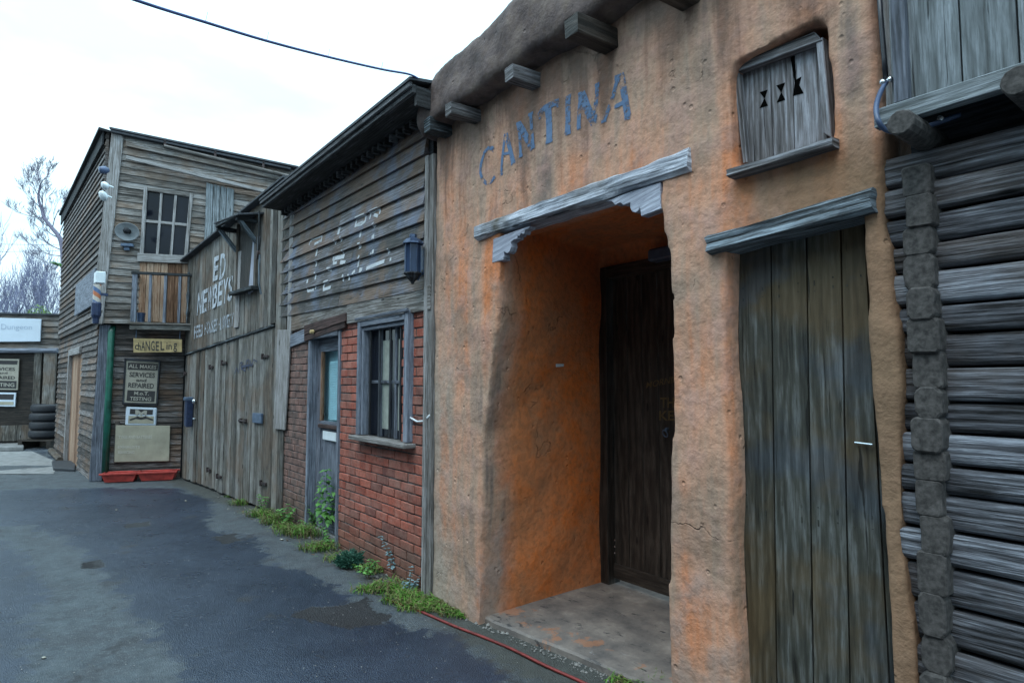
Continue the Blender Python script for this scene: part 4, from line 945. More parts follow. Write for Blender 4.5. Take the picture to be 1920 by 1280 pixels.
# blue letterbox hanging by the door
p = B.p3(352, 798, -.06); OX = (p.x - .05, 0, p.z); bx_ = empty('blue_letterbox', B, OX, 'dark blue narrow letterbox on the edge of the grey plank doors', 'letterbox')
zt_ = B.p3(352, 747, -.06).z; mb = MB(); mb.prism([(p.x - .06, p.z), (p.x + .05, p.z - .02), (p.x + .06, zt_), (p.x - .06, zt_ + .01)], -.10, -.006); mb.build('box', M['blue'], bx_, off=OX, bevel=.01)
mb = MB(); mb.box(p.x - .07, p.x + .07, -.12, -.006, zt_ - .03, zt_ + .025); mb.build('lid', M['bluebox'], bx_, off=OX, bevel=.008)
# hoist hatch with canopy
hp = lambda x, y, d=0: B.px(x, y, d)
mb = MB(); a = hp(430, 415); b = hp(487, 413)
sx0, sx1 = hp(447, 520)[0], hp(484, 520)[0]; sz0 = hp(470, 548)[1]; szt = topz((sx0 + sx1) / 2) - .12
mb.box(sx0 + .02, sx1 - .04, -.012, -.004, sz0 + .05, szt); mb.build('loft_opening', M['black'], gar, off=OG)
mb = MB(); board(mb, B, [(465, 551), (476, 543), (485, 442), (474, 450)], -.035, -.013, (0, 0, 1), .95); mb.build('loft_shutter', M['corbel'], gar, off=OG, bevel=.003)
mb = MB(); mb.box(sx0 - .06, sx1 + .06, -.11, .0, sz0 - .0, sz0 + .05, rnd=.1); mb.build('loft_sill', M['charred'], gar, off=OG, bevel=.006)
mb = MB(); mb.box(sx0 - .045, sx0 + .02, -.045, 0, sz0 + .05, szt, (0, 0, 1), .8); mb.box(sx1 - .04, sx1 + .03, -.05, 0, sz0 + .05, szt, (0, 0, 1), .1); mb.build('loft_frame', M['garage'], gar, off=OG, bevel=.005)
cz = B.p3(438, 403, -.30).z; cx0 = sx0 - .06; cx1 = sx1 + .14
mb = MB(); mb.hexa([(cx0, -.33, cz), (cx1, -.33, cz - .05), (cx1, -.33, cz - .03), (cx0, -.33, cz + .02), (cx0, .25, cz + .13), (cx1, .25, cz + .08), (cx1, .25, cz + .11), (cx0, .25, cz + .16)])
mb.build('loft_canopy', M['felt'], gar, off=OG, bevel=.004)
mb = MB()
for xx in (sx0 - .02, sx1 + .0):
    mb.box(xx - .03, xx + .03, -.30, 0, cz - .085, cz - .03, (0, 1, 0), .3); mb.timber((xx, -.26, cz - .07), (xx, -.01, cz - .36), [(-.025, -.025), (.025, -.025), (.025, .025), (-.025, .025)], amp=.003)
mb.box(cx0 + .04, cx1 - .03, -.32, -.28, cz - .05, cz - .005, rnd=.2)
mb.build('canopy_bracket', M['charred'], gar, off=OG, bevel=.003)
pp = B.p3(481, 478, -.22); pu = empty('hoist_pulley', B, (pp.x, -.2, pp.z), 'dark round pulley block hanging under the little hoist canopy', 'pulley'); OP = (pp.x, -.2, pp.z)
mb = MB(); mb.lathe([(.0, -.02), (.06, -.02), (.062, -.01), (.045, 0), (.062, .01), (.06, .02), (0, .02)], (pp.x, -.2, pp.z), (.3, 1, 0), 16); mb.build('wheel', M['iron'], pu, off=OP)
mb = MB(); mb.tube([(pp.x, -.2, pp.z + .05), (pp.x, -.2, cz - .05)], .012, 6); mb.tube([(pp.x + .05, -.2, pp.z), (pp.x + .045, -.2, sz0 + .02), (pp.x + .02, -.16, sz0 - .12)], .014, 6); mb.build('rope', M['charred'], pu, off=OP)
# ================================================================== CORNER HOUSE
K = FC; OC = (0.6, 0, 0)
cor = empty('corner_house', K, OC, 'two-storey weathered clapboard house with small balcony, at the far corner of the lane', 'building')
kx = lambda x, y, d=0: K.px(x, y, d)
UY = -0.10                                         # the upper storey stands proud
xu0 = kx(214, 300, UY)[0]; xu1 = kx(560, 330, UY)[0]; zu0 = kx(260, 607, UY)[1]
rt = [kx(212, 247, UY), kx(541, 316, UY)]
roofz = lambda x: rt[0][1] + (rt[1][1] - rt[0][1]) * (x - rt[0][0]) / (rt[1][0] - rt[0][0])
edge = lambda z: kx(182, 606, UY)[0] + (kx(222, 262, UY)[0] - kx(182, 606, UY)[0]) * (z - zu0) / (rt[0][1] - zu0)
wx0, wx1 = kx(263, 480, UY)[0], kx(352, 480, UY)[0]; wx0t, wx1t = kx(271, 352, UY)[0], kx(363, 366, UY)[0]
wzb, wzt = kx(300, 484, UY)[1], kx(300, 354, UY)[1]
mb = MB(); z = zu0 + .01; n = 28
H = rt[0][1] - zu0
for i in range(n):
    t0, t1 = i / n, (i + 1.25) / n
    def zz(t, x): return zu0 + (roofz(x) - zu0) * min(t, 1.0) if x < 99 else 0
    xs0 = edge(zu0 + H * t0) + .05; xr = xu1
    tm = (i + .5) / n; zc = zz(tm, wx0)
    segs = [(xs0, xr)]
    if zu0 + .0 < zc < wzt: segs = [(xs0, wx0 + (wx0t - wx0) * .5), (wx1 + (wx1t - wx1) * .5, xr)]
    elif i >= n - 6 and i % 2: segs = [(xs0, xs0 + 1.6), (xs0 + 1.605, xr)]
    for a, b in segs:
        e = random.uniform(-.006, .006); f = random.uniform(-.006, .006)
        mb.hexa([(a, UY - .028, zz(t0, a) + e), (b, UY - .028, zz(t0, b) + f), (b, UY - .006, zz(t1, b) + f), (a, UY - .006, zz(t1, a) + e),
                 (a, UY + .0, zz(t0, a) + e), (b, UY + .0, zz(t0, b) + f), (b, UY + .01, zz(t1, b) + f), (a, UY + .01, zz(t1, a) + e)], (1, 0, 0), random.random())
mb.build('clapboards', M['grey'], cor, off=OC)
mb = MB(); mb.hexa([(edge(zu0) + .06, UY + .012, zu0), (xu1, UY + .012, zu0), (xu1, UY + .012, roofz(xu1)), (edge(rt[0][1]) + .03, UY + .012, roofz(xu0)), (edge(zu0) + .06, 3, zu0), (xu1, 3, zu0), (xu1, 3, roofz(xu1)), (edge(rt[0][1]) + .03, 3, roofz(xu0))])
mb.build('backing_wall', M['dark'], cor, off=OC)
mb = MB(); e0, e1 = edge(zu0), edge(rt[0][1])
mb.hexa([(e0 - .07, UY - .05, zu0 - .02), (e0 + .09, UY - .05, zu0 - .02), (e1 + .09, UY - .05, roofz(e1) - .02), (e1 - .09, UY - .05, roofz(e1) - .02), (e0 - .07, UY + .03, zu0 - .02), (e0 + .09, UY + .03, zu0 - .02), (e1 + .09, UY + .03, roofz(e1) - .02), (e1 - .09, UY + .03, roofz(e1) - .02)], (0, 0, 1), .8)
mb.build('corner_board', M['trim'], cor, off=OC, bevel=.004)
def slope_bar(p, q, d0, d1, h, name, mat, rnd=.5, bev=.004):
    a = kx(*p, d0); b = kx(*q, d0); m_ = MB(); m_.hexa([(a[0], d0, a[1] - h), (b[0], d0, b[1] - h), (b[0], d0, b[1]), (a[0], d0, a[1]), (a[0], d1, a[1] - h), (b[0], d1, b[1] - h), (b[0], d1, b[1]), (a[0], d1, a[1])], None, rnd)
    return m_.build(name, M[mat], cor, off=OC, bevel=bev)
slope_bar((207, 243), (545, 314), UY - .12, UY + .3, .035, 'roof_edge', 'felt')
slope_bar((236, 291), (505, 357), UY - .14, UY - .09, .06, 'awning_rail', 'trim', .9)
slope_bar((236, 262), (540, 330), UY - .08, UY - .03, .10, 'fascia_board', 'grey', .75)
for q in ((310, 266), (404, 288), (494, 308)):
    mb = MB(); p = K.p3(*q, UY - .1); mb.box(p.x - .02, p.x + .02, UY - .12, UY - .03, p.z - .08, p.z + .05); mb.build('rail_clip', M['iron'], cor, off=OC, bevel=.003)
mb = MB(); mb.tube([K.p3(308, 274, UY - .11), K.p3(420, 301, UY - .11), K.p3(542, 330, UY - .11)], .03, 8); mb.build('rolled_awning', M['trim'], cor, off=OC)
mb = MB(); rr_ = [(e1 - .12, UY - .15), (xu1, UY - .15)]
mb.hexa([(e1 - .1, UY - .13, roofz(e1) + .01), (xu1, UY - .13, roofz(xu1) + .01), (xu1, UY - .13, roofz(xu1) + .04), (e1 - .1, UY - .13, roofz(e1) + .04), (e1 - .1, 3.2, roofz(e1) + .01), (xu1, 3.2, roofz(xu1) + .01), (xu1, 3.2, roofz(xu1) + .04), (e1 - .1, 3.2, roofz(e1) + .04)])
mb.build('roof', M['felt'], cor, off=OC)
mb = MB()
for i, (a, b) in enumerate([(386, 399), (400, 412), (413, 424), (425, 438)]): board(mb, K, [(a - 4, 470), (b - 4, 470), (b + 1, 346 + i * 3), (a + 1, 342 + i * 3)], UY - .05, UY - .03, (0, 0, 1), [.9, .4, .3, .6][i])
mb.build('vertical_boards', M['plank'], cor, off=OC, bevel=.004)
# window over the half door
root = bpy.data.objects.new('window', None); COL.objects.link(root); root.parent = cor
wq = lambda u, v, d: Vector((wx0 + (wx1 - wx0) * u + ((wx0t + (wx1t - wx0t) * u) - (wx0 + (wx1 - wx0) * u)) * v, d, wzb + (wzt - wzb) * v - .05 * u * v))
def wbar(mb, u0, u1, v0, v1, d0, d1, g, r=None):
    mb.hexa([wq(u0, v0, d0), wq(u1, v0, d0), wq(u1, v1, d0), wq(u0, v1, d0), wq(u0, v0, d1), wq(u1, v0, d1), wq(u1, v1, d1), wq(u0, v1, d1)], g, r)
mb = MB(); wbar(mb, 0, .07, 0, 1, UY - .05, UY + .05, (0, 0, 1), .9); wbar(mb, .93, 1, 0, 1, UY - .05, UY + .05, (0, 0, 1), .7); wbar(mb, .07, .93, .95, 1, UY - .045, UY + .05, (1, 0, 0), .1); wbar(mb, -.04, 1.04, -.07, .05, UY - .06, UY + .05, (1, 0, 0), .8)
mb.build('window_frame', M['orange'] if 0 else M['trim'], root, off=OC, bevel=.003)
mb = MB(); wbar(mb, .33, .38, .05, .95, UY - .03, UY, (0, 0, 1), .9); wbar(mb, .62, .67, .05, .95, UY - .03, UY, (0, 0, 1), .9); wbar(mb, .07, .93, .50, .54, UY - .027, UY - .003, (1, 0, 0), .9)
mb.build('glazing_bar', M['trim'], root, off=OC)
mb = MB(); wbar(mb, .05, .95, .02, .98, UY + .004, UY + .01, None); mb.build('window_glass', M['glass'], root, off=OC)
mb = MB(); hb0 = kx(300, 604, UY)[1]; xa = kx(258, 600, UY)[0]; xb = kx(352, 600, UY)[0]; k = 7
for i in range(k):
    a = xa + (xb - xa) * i / k; b = xa + (xb - xa) * (i + 1) / k; mb.box(a + .003, b - .003, UY - .02, UY + .01, hb0, wzb - .05, (0, 0, 1), [.5, .9, .7, .85, .1, .2, .8][i])
mb.build('half_door', M['orange'], cor, off=OC, bevel=.003)
# balcony
BY = UY - .34; root = bpy.data.objects.new('balcony', None); COL.objects.link(root); root.parent = cor
fx0 = kx(243, 607, BY)[0]; fx1 = kx(358, 607, BY)[0] + .12; fz = kx(300, 609, BY)[1]
mb = MB(); mb.box(fx0 - .03, fx1, BY - .03, UY - .03, fz, fz + .035, rnd=.5, j=.004); mb.box(fx0, fx1, BY - .0, BY + .05, fz - .08, fz - .001, rnd=.7); mb.box(fx0, fx0 + .05, BY + .05, UY - .03, fz - .08, fz - .001, rnd=.3)
mb.build('balcony_floor', M['garage'], root, off=OC, bevel=.004)
rz = kx(300, 511, BY)[1]
mb = MB(); mb.box(fx0 - .01, fx1, BY - .01, BY + .045, rz - .04, rz, rnd=.1, j=.004); mb.box(fx0 - .01, fx0 + .035, BY + .045, UY - .03, rz - .04, rz, rnd=.1); mb.build('balcony_rail', M['charred'], root, off=OC, bevel=.004)
for px_ in (251, 281, 309, 336):
    x = kx(px_, 560, BY)[0]; w_ = .038 if px_ == 251 else .02
    mb = MB(); mb.box(x - w_, x + w_, BY + .0, BY + .035, fz + .036, rz - .041, (0, 0, 1), .7, .003); mb.build('baluster', M['bluegrey'], root, off=OC, bevel=.004)
mb = MB(); x = kx(352, 560, BY)[0]; mb.lathe([(.02, fz + .036), (.02, fz + .12), (.012, fz + .14), (.03, fz + .2), (.012, fz + .3), (.022, fz + .4), (.03, fz + .5), (.012, fz + .6), (.02, rz - .12), (.02, rz + .03)], (x, BY + .02, 0), (0, 0, 1), 10); mb.build('turned_post', M['charred'], root, off=OC)
mb = MB(); x = kx(263, 590, BY + .1)[0]; mb.lathe([(0, fz + .037), (.05, fz + .037), (.065, fz + .2), (.055, fz + .2), (.045, fz + .16), (0, fz + .16)], (x, BY + .14, 0), (0, 0, 1), 12)
tag(mb.build('plant_pot', M['lampmetal'], frame=K, off=(x, BY + .14, fz + .037)), 'dark plant pot standing on the balcony floor', 'pot')
# horn loudspeaker
p = K.p3(238, 432, UY - .12); OS = (p.x, UY, p.z); sp_ = empty('horn_loudspeaker', K, OS, 'round grey horn loudspeaker on the upper clapboards left of the balcony window', 'loudspeaker')
mb = MB(); mb.lathe([(.0, .0), (.03, -.0), (.03, -.03), (.05, -.045), (.09, -.055), (.13, -.06), (.17, -.09), (.18, -.10), (.17, -.098), (.12, -.07), (.06, -.07)], (p.x, UY - .02, p.z), (0, 1, .25), 28)
mb.v = [Vector((v.x, v.y, p.z + (v.z - p.z) * .82)) for v in mb.v]; mb.build('horn', M['speaker'], sp_, off=OS, smooth=True)
mb = MB(); mb.lathe([(0, -.16), (.04, -.155), (.052, -.12), (.04, -.07), (0, -.06)], (p.x, UY - .02, p.z + .02), (0, 1, .2), 14); mb.build('driver', M['dark'], sp_, off=OS, smooth=True)
mb = MB(); z_ = kx(230, 460, UY)[1]; mb.box(p.x - .09, p.x + .09, UY - .10, UY - .03, z_ - .03, z_ + .02); mb.box(p.x - .05, p.x + .03, UY - .07, UY - .03, z_ - .09, z_ - .03); mb.build('mounting_box', M['bluebox'], sp_, off=OS, bevel=.006)
# lower storey
mb = MB(); z = 0.0; lx0 = kx(205, 800)[0]; lx1 = kx(341, 800)[0]; lz1 = zu0
while z < lz1 - .02:
    b = min(z + .092, lz1); mb.hexa([(lx0, -.02, z), (lx1, -.02, z + .004), (lx1, -.002, b + .012), (lx0, -.002, b + .008), (lx0, .01, z), (lx1, .01, z), (lx1, .012, b + .012), (lx0, .012, b + .008)], (1, 0, 0), random.random()); z += .092
mb.build('lower_boards', M['side'], cor, off=OC)
mb = MB(); mb.box(kx(205, 800)[0] - .2, kx(341, 800)[0] + .1, .013, .1, -.05, lz1 + .0); mb.build('lower_backing', M['dark'], cor, off=OC)
mb = MB(); a = kx(167, 890, -.05)[0]; b = kx(192, 890, -.05)[0]; a2 = kx(187, 612, -.05)[0]; b2 = kx(208, 612, -.05)[0]
mb.hexa([(a, -.06, 0), (b, -.06, 0), (b2, -.06, lz1 - .02), (a2, -.06, lz1 - .02), (a, .08, 0), (b, .08, 0), (b2, .08, lz1 - .02), (a2, .08, lz1 - .02)], (0, 0, 1), .35)
mb.build('corner_post', M['bluegrey'], cor, off=OC, bevel=.01)
mb = MB(); mb.tube([K.p3(197, 885, -.06), K.p3(203, 750, -.06), K.p3(209, 622, -.06), K.p3(213, 612, 0.0)], .05, 12); dp = mb.build('downpipe', M['greenpipe'], cor, off=OC, smooth=True); tag(dp, 'shiny green downpipe')
mb = MB(); board(mb, K, [(213, 868), (222, 868), (224, 790), (216, 790)], -.035, -.021, (0, 0, 1)); mb.build('patch_board', M['side'], cor, off=OC)
# hanging sign and wall signs
def sign(name, px4, dep, th, mat, label, cat, frame=K, bev=.004):
    c = [frame.px(x, y, dep) for x, y in px4]; cx_ = sum(q[0] for q in c) / 4; cz_ = min(q[1] for q in c)
    e = empty(name, frame, (cx_, dep, cz_), label, cat); mb = MB(); mb.hexa([(x, dep, z) for x, z in c] + [(x, dep + th, z) for x, z in c]); o = mb.build('board', mat, e, off=(cx_, dep, cz_), bevel=bev)
    return e, (cx_, dep, cz_)
HY = BY + .06
e, o_ = sign('hanging_sign', [(250, 661), (341, 660), (341, 636), (250, 634)], HY, .03, M['tan'], 'tan hand-lettered CHANGELING board hanging under the balcony', 'sign')
for px_ in (255, 337):
    mb = MB(); a = K.p3(px_, 636, HY + .015); mb.tube([a, (a.x, a.y, fz - .01)], .006, 6); mb.build('chain', M['bluebox'], e, off=o_)
for i, (chh, a, b, y0, y1) in enumerate([('c', 253, 259, 655, 646), ('h', 259, 264, 656, 642), ('A', 265, 272, 657, 639), ('N', 273, 281, 657, 639), ('G', 283, 290, 657, 639), ('E', 292, 298, 657, 640), ('L', 301, 308, 656, 640), ('i', 312, 314, 655, 642), ('n', 316, 322, 655, 646), ('g', 325, 332, 659, 643)]):
    lettering('sign_letter', chh, M['ink'], e, o_, quadfn(K, (a, y1), (b, y1), (a, y0), (b, y0), HY - .006), .005)
SY = -.055
e, o_ = sign('garage_services_sign', [(231, 755), (293, 757), (299, 677), (236, 673)], SY, .03, M['cream'], 'framed cream ALL MAKES services and repairs sign on the lower wall', 'sign')
mb = MB()
for q in ([(229, 758), (295, 760), (295, 756), (229, 754)], [(234, 675), (300, 679), (300, 675), (234, 671)], [(229, 758), (232, 758), (237, 672), (233, 671)], [(292, 758), (295, 759), (300.5, 677), (297.5, 677)]): board(mb, K, q, SY - .012, SY + .025)
mb.build('frame', M['dark'], e, off=o_)
def patch(e, o_, q, dep, mat, name='panel', fr_=K):
    mb = MB(); board(mb, fr_, q, dep - .006, dep - .001); mb.build(name, mat, e, off=o_)
patch(e, o_, [(239, 692), (295, 694), (296, 682), (240, 679)], SY, M['ink']); patch(e, o_, [(237, 751), (289, 753), (291, 733), (239, 731)], SY, M['ink'])
def word(t, q, mat, dep, e, o_, F=K, bo=.02):
    lettering('sign_text', t, M[mat], e, o_, quadfn(F, *q, dep), bo)
word('ALL MAKES', [(242, 682), (294, 685), (241, 689.5), (293, 692)], 'creamletter', SY - .009, e, o_)
word('SERVICES', [(243, 697), (291, 699), (242, 706), (290, 708)], 'ink', SY - .004, e, o_); word('and', [(256, 709), (275, 710), (255, 715), (274, 716)], 'ink', SY - .004, e, o_)
word('REPAIRED', [(241, 717), (289, 719), (240, 726), (288, 728)], 'ink', SY - .004, e, o_)
word('M.o.T.', [(252, 733.5), (280, 734.5), (251, 740), (279, 741)], 'creamletter', SY - .009, e, o_); word('TESTING', [(244, 743), (284, 744.5), (243, 750), (283, 751.5)], 'creamletter', SY - .009, e, o_)
e, o_ = sign('emblem_sign', [(234, 797), (292, 798), (294, 764), (236, 762)], SY, .03, M['signwhite'], 'small rounded white sign with a black winged emblem, below the larger cream sign', 'sign', bev=.02)
patch(e, o_, [(240, 793), (288, 794), (288, 780), (241, 779)], SY, M['beige']); patch(e, o_, [(243, 776), (286, 777), (287, 768), (244, 766)], SY, M['ink'])
ef = lambda a, b: K.p3(a, b, SY - .010)
def emb(pts):
    mb = MB(); P = [K.px(x, y, SY) for x, y in pts]; mb.prism(P, SY - .0095, SY - .0065); mb.build('emblem', M['creamletter'], e, off=o_)
emb([(254, 768), (259, 768), (265, 773), (271, 769), (276, 770), (275, 778), (271, 778), (271, 774), (265, 779), (259, 774), (259, 778), (254, 777)])
vs, fs = strokes('x', [(.025, [(243, 787), (255, 783), (264, 785), (275, 783), (287, 787)]), (.02, [(256, 780), (262, 783), (268, 783), (274, 780)])], .02, None, None, o_, ef); ribbon_obj('emblem', vs, fs, M['ink'], e, o_)
e, o_ = sign('notice_board', [(214, 866), (317, 864), (319, 798), (217, 797)], SY, .025, M['beige'], 'large plain beige notice board with faint lettering above the red trays', 'sign')
word('TYRES AND BATTERIES', [(222, 816), (285, 816), (222, 822), (285, 822)], 'inkgrey', SY - .004, e, o_); word('EXHAUSTS', [(221, 835), (262, 835), (221, 840), (262, 840)], 'inkgrey', SY - .004, e, o_); word('SERVICING', [(221, 845), (252, 845), (221, 850), (252, 850)], 'inkgrey', SY - .004, e, o_)
# two red trays on the ground
trays = []
for nm, q, lab in (('red_tray', [(200, 893), (254, 893), (258, 869), (188, 869)], 'red plastic trough on the ground next to the green downpipe'), ('red_tray', [(258, 892), (326, 891), (331, 872), (257, 874)], 'red plastic trough on the ground next to the plank doors')):
    ty = -.30; a = K.px(*q[3], ty); b = K.px(*q[2], ty); c_ = K.px(*q[0], ty); d_ = K.px(*q[1], ty); h_ = .15; zz0 = .0
    o_ = ((a[0] + b[0]) / 2, ty, 0); e = empty(nm, K, o_, lab, 'trough', 'red troughs below the notice board'); mb = MB()
    def ringbox(x0, x1, y0, y1, ins, z0, z1, t):
        mb.hexa([(x0 + ins, y0 + ins * .5, z0), (x1 - ins, y0 + ins * .5, z0), (x1, y0, z1), (x0, y0, z1), (x0 + ins, y0 + ins * .5 + t, z0), (x1 - ins, y0 + ins * .5 + t, z0), (x1, y0 + t, z1), (x0, y0 + t, z1)])
        mb.hexa([(x0 + ins, y1 - t, z0), (x1 - ins, y1 - t, z0), (x1, y1 - t, z1), (x0, y1 - t, z1), (x0 + ins, y1, z0), (x1 - ins, y1, z0), (x1, y1, z1), (x0, y1, z1)])
        mb.hexa([(x0 + ins, y0 + t + ins * .5, z0), (x0 + ins + t, y0 + t + ins * .5, z0), (x0 + t, y0 + t, z1), (x0, y0 + t, z1), (x0 + ins, y1 - t, z0), (x0 + ins + t, y1 - t, z0), (x0 + t, y1 - t, z1), (x0, y1 - t, z1)])
        mb.hexa([(x1 - ins - t, y0 + t + ins * .5, z0), (x1 - ins, y0 + t + ins * .5, z0), (x1, y0 + t, z1), (x1 - t, y0 + t, z1), (x1 - ins - t, y1 - t, z0), (x1 - ins, y1 - t, z0), (x1, y1 - t, z1), (x1 - t, y1 - t, z1)])
        mb.box(x0 + ins, x1 - ins, y0 + ins * .5 + t, y1 - t, z0, z0 + t)
    ringbox(a[0] + .01, b[0] - .01, ty, ty + .22, .05, .012, h_, .012); mb.build('bowl', M['red'], e, off=o_)
    mb = MB(); mb.box(a[0] - .01, b[0] + .01, ty - .015, ty, h_ - .025, h_ + .005); mb.box(a[0] - .01, b[0] + .01, ty + .22, ty + .235, h_ - .025, h_ + .005); mb.build('rim', M['red'], e, off=o_, bevel=.004)

# side wall of the corner house
D = FD; dx = lambda x, y, d=0: D.px(x, y, d)
mb = MB(); e_r = 7.49; XE = (Vector((FC.o.x, FC.o.y, 0)) - D.o).dot(D.x) - .06
rz1 = kx(207, 250, UY)[1]; rz0 = dx(126, 402)[1]
zr = lambda x: rz0 + (rz1 - rz0) * (x - dx(126, 402)[0]) / (XE - dx(126, 402)[0])
xf = dx(118, 560)[0] * 0 + dx(124, 420)[0]
dwx0, dwx1 = dx(131, 760)[0], dx(152, 760)[0]; dwz = dx(142, 655)[1]
zed = zu0; z = 0.0; k = 0
while z < 6.2:
    zz0, zz1 = z, z + .125; a = xf; b = XE
    if zz0 > min(zr(a), zr(b)):   # trim to the sloping roof
        if zz0 > max(zr(a), zr(b)): break
        t = (zz0 - zr(a)) / (zr(b) - zr(a)); 
        if zr(b) > zr(a): a = a + (b - a) * t
        else: b = a + (b - a) * t
    b += .16 if z > zed and b >= XE - .01 else 0
    segs = [(a, b)]
    if zz0 < dwz: segs = [(a, dwx0), (dwx1, b)]
    for u, v in segs:
        e = random.uniform(-.012, .012); lift = -.03 if z > zed else 0
        mb.hexa([(u, -.035 + lift, zz0 + e), (v, -.035 + lift, zz0), (v, -.006 + lift, zz1), (u, -.006 + lift, zz1 + e), (u, .0, zz0 + e), (v, .0, zz0), (v, .0, zz1), (u, .0, zz1 + e)], (1, 0, 0), random.random())
    z += .112; k += 1
OD = (5.0, 0, 0)
sw = empty('corner_house_wing', D, OD, 'long board-clad side range of the corner house with an orange door', 'building')
mb.build('boards', M['side'], sw, off=OD)
mb = MB(); mb.hexa([(xf, .001, 0), (XE, .001, 0), (XE, .001, zr(XE) - .02), (xf, .001, zr(xf) - .02), (xf, 1.5, 0), (XE, .1, 0), (XE, .1, zr(XE) - .02), (xf, 1.5, zr(xf) - .02)]); mb.build('backing_wall', M['dark'], sw, off=OD)
mb = MB(); mb.hexa([(xf - .1, -.14, zr(xf)), (XE + .22, -.16, zr(XE + .22)), (XE + .22, -.16, zr(XE + .22) + .04), (xf - .1, -.14, zr(xf) + .04), (xf - .1, 1.6, zr(xf)), (XE + .05, .6, zr(XE)), (XE + .05, .6, zr(XE) + .04), (xf - .1, 1.6, zr(xf) + .04)], rnd=.2)
mb.hexa([(xf - .1, -.10, zr(xf) - .22), (XE + .17, -.10, zr(XE + .17) - .22), (XE + .17, -.10, zr(XE + .17) - .001), (xf - .1, -.10, zr(xf) - .001), (xf - .1, -.075, zr(xf) - .22), (XE + .17, -.075, zr(XE + .17) - .22), (XE + .17, -.075, zr(XE + .17) - .001), (xf - .1, -.075, zr(xf) - .001)], rnd=.2)
mb.build('roof_edge', M['dark'], sw, off=OD)
root = bpy.data.objects.new('door', None); COL.objects.link(root); root.parent = sw
mb = MB(); mb.box(dwx0, dwx0 + .1, -.07, .05, 0, dwz, rnd=.9); mb.box(dwx0 + .1, dwx1, -.07, .05, dwz - .12, dwz, rnd=.8); mb.build('door_frame', M['trim'], root, off=OD, bevel=.005)
mb = MB(); x = dwx0 + .1
while x < dwx1 - .02: mb.box(x, min(x + .14, dwx1), .0, .04, .02, dwz - .12, (0, 0, 1)); x += .145
mb.build('door_leaf', M['orange'], root, off=OD)
mb = MB(); a = dx(142, 597, -.08); b = dx(180, 512, -.08); zc0, zc1 = dx(160, 597, -.08)[1], dx(160, 520, -.08)[1]; mb.box(dx(143, 560, -.08)[0], dx(178, 560, -.08)[0] - .0, -.10, -.07, zc0 + .15, zc1); mb.build('hatch_board', M['bluegrey'], sw, off=OD, bevel=.01)
# lights on the corner
for (x, y, r, mt, lab) in [(199, 347, .05, 'whiteplastic', 'upper white floodlight on the corner of the tall boarded house'), (196, 366, .065, 'whiteplastic', 'larger lower white floodlight on the corner of the tall boarded house')]:
    p = D.p3(x + 3, y, -.20); e = empty('floodlight', D, tuple(p), lab, 'floodlight', 'white floodlights on the corner'); mb = MB()
    mb.lathe([(0, .0), (r * .6, .0), (r * 1.1, -.03), (r * 1.15, -.06), (r * .8, -.075), (0, -.08)], p, (-.35, 1, .55), 16); mb.build('lamp_head', M[mt], e, off=tuple(p), smooth=True)
    mb = MB(); mb.tube([p, (p.x - .01, -.13, p.z - .02)], .012, 6); mb.build('arm', M['whiteplastic'], e, off=tuple(p))
p = D.p3(197, 319, -.2); mb = MB(); mb.lathe([(0, -.08), (.05, -.07), (.06, 0), (.03, .05), (0, .05)], p, (-.2, 1, .3), 12); tag(mb.build('alarm_light', M['bluehose'], frame=D, off=tuple(p), smooth=True), 'small blue lamp high under the corner of the roof', 'lamp')
p = D.p3(186, 532, -.14); mb = MB(); mb.box(p.x - .09, p.x + .09, -.20, -.07, p.z - .0, p.z + .18); tag(mb.build('junction_box', M['whiteplastic'], frame=D, off=tuple(p), bevel=.01), 'white junction box on the side wall beside the corner board', 'box')
def polemat():
    m = NT('striped_pole'); x, y, z = m.sep(m.coord('Object')); a = m.math('ARCTAN2', y, x)
    s = m.math('FRACT', m.math('ADD', m.math('MULTIPLY', z, 5.0), m.math('MULTIPLY', a, 0.159)))
    return m.done(m.ramp(s, [(0.0, (.55, .5, .45)), (.34, (.5, .17, .08)), (.67, (.10, .16, .30)), (0.99, (.10, .16, .3))]), .4)
mpole = polemat(); mpole.node_tree.nodes['Color Ramp'].color_ramp.interpolation = 'CONSTANT'
p = D.p3(181, 566, -.2); e = empty('barber_pole', D, tuple(p), 'striped orange and blue barber pole on the side wall', 'barber pole'); mb = MB(); mb.lathe([(0, 0), (.05, 0), (.05, .26), (0, .26)], p, (0, 0, 1), 16); mb.build('pole', mpole, e, off=tuple(p))
mb = MB(); mb.lathe([(0, -.33), (.04, -.32), (.045, -.25), (.065, -.2), (.065, -.02), (.05, 0)], p, (0, 0, 1), 14); mb.build('lower_bracket', M['blue'], e, off=tuple(p)); mb = MB(); mb.box(p.x - .02, p.x + .02, -.19, -.06, p.z + .1, p.z + .14); mb.build('bracket', M['blue'], e, off=tuple(p))
# drain slab and timber at the foot of the wing
q = [gp(x, y, .0) for x, y in ((97, 868), (143, 868), (140, 884), (100, 882))]; c0 = sum(q, Vector()) / 4
mb = MB(); mb.hexa([v - Vector((0, 0, .02)) for v in q] + [v + Vector((0, 0, .05)) for v in q]); tag(mb.build('drain_slab', M['rubber'], frame=WORLD, off=c0, bevel=.01), 'dark round-edged slab on the ground at the foot of the boarded wing', 'slab')
mb = MB(); a, b = gp(95, 848), gp(112, 866); mb.tube([a + Vector((0, 0, .05)), b + Vector((0, 0, .05))], .06, 6); tag(mb.build('timber_offcut', M['garage'], frame=WORLD, off=a), 'short timber lying on the ground by the tyres', 'timber')

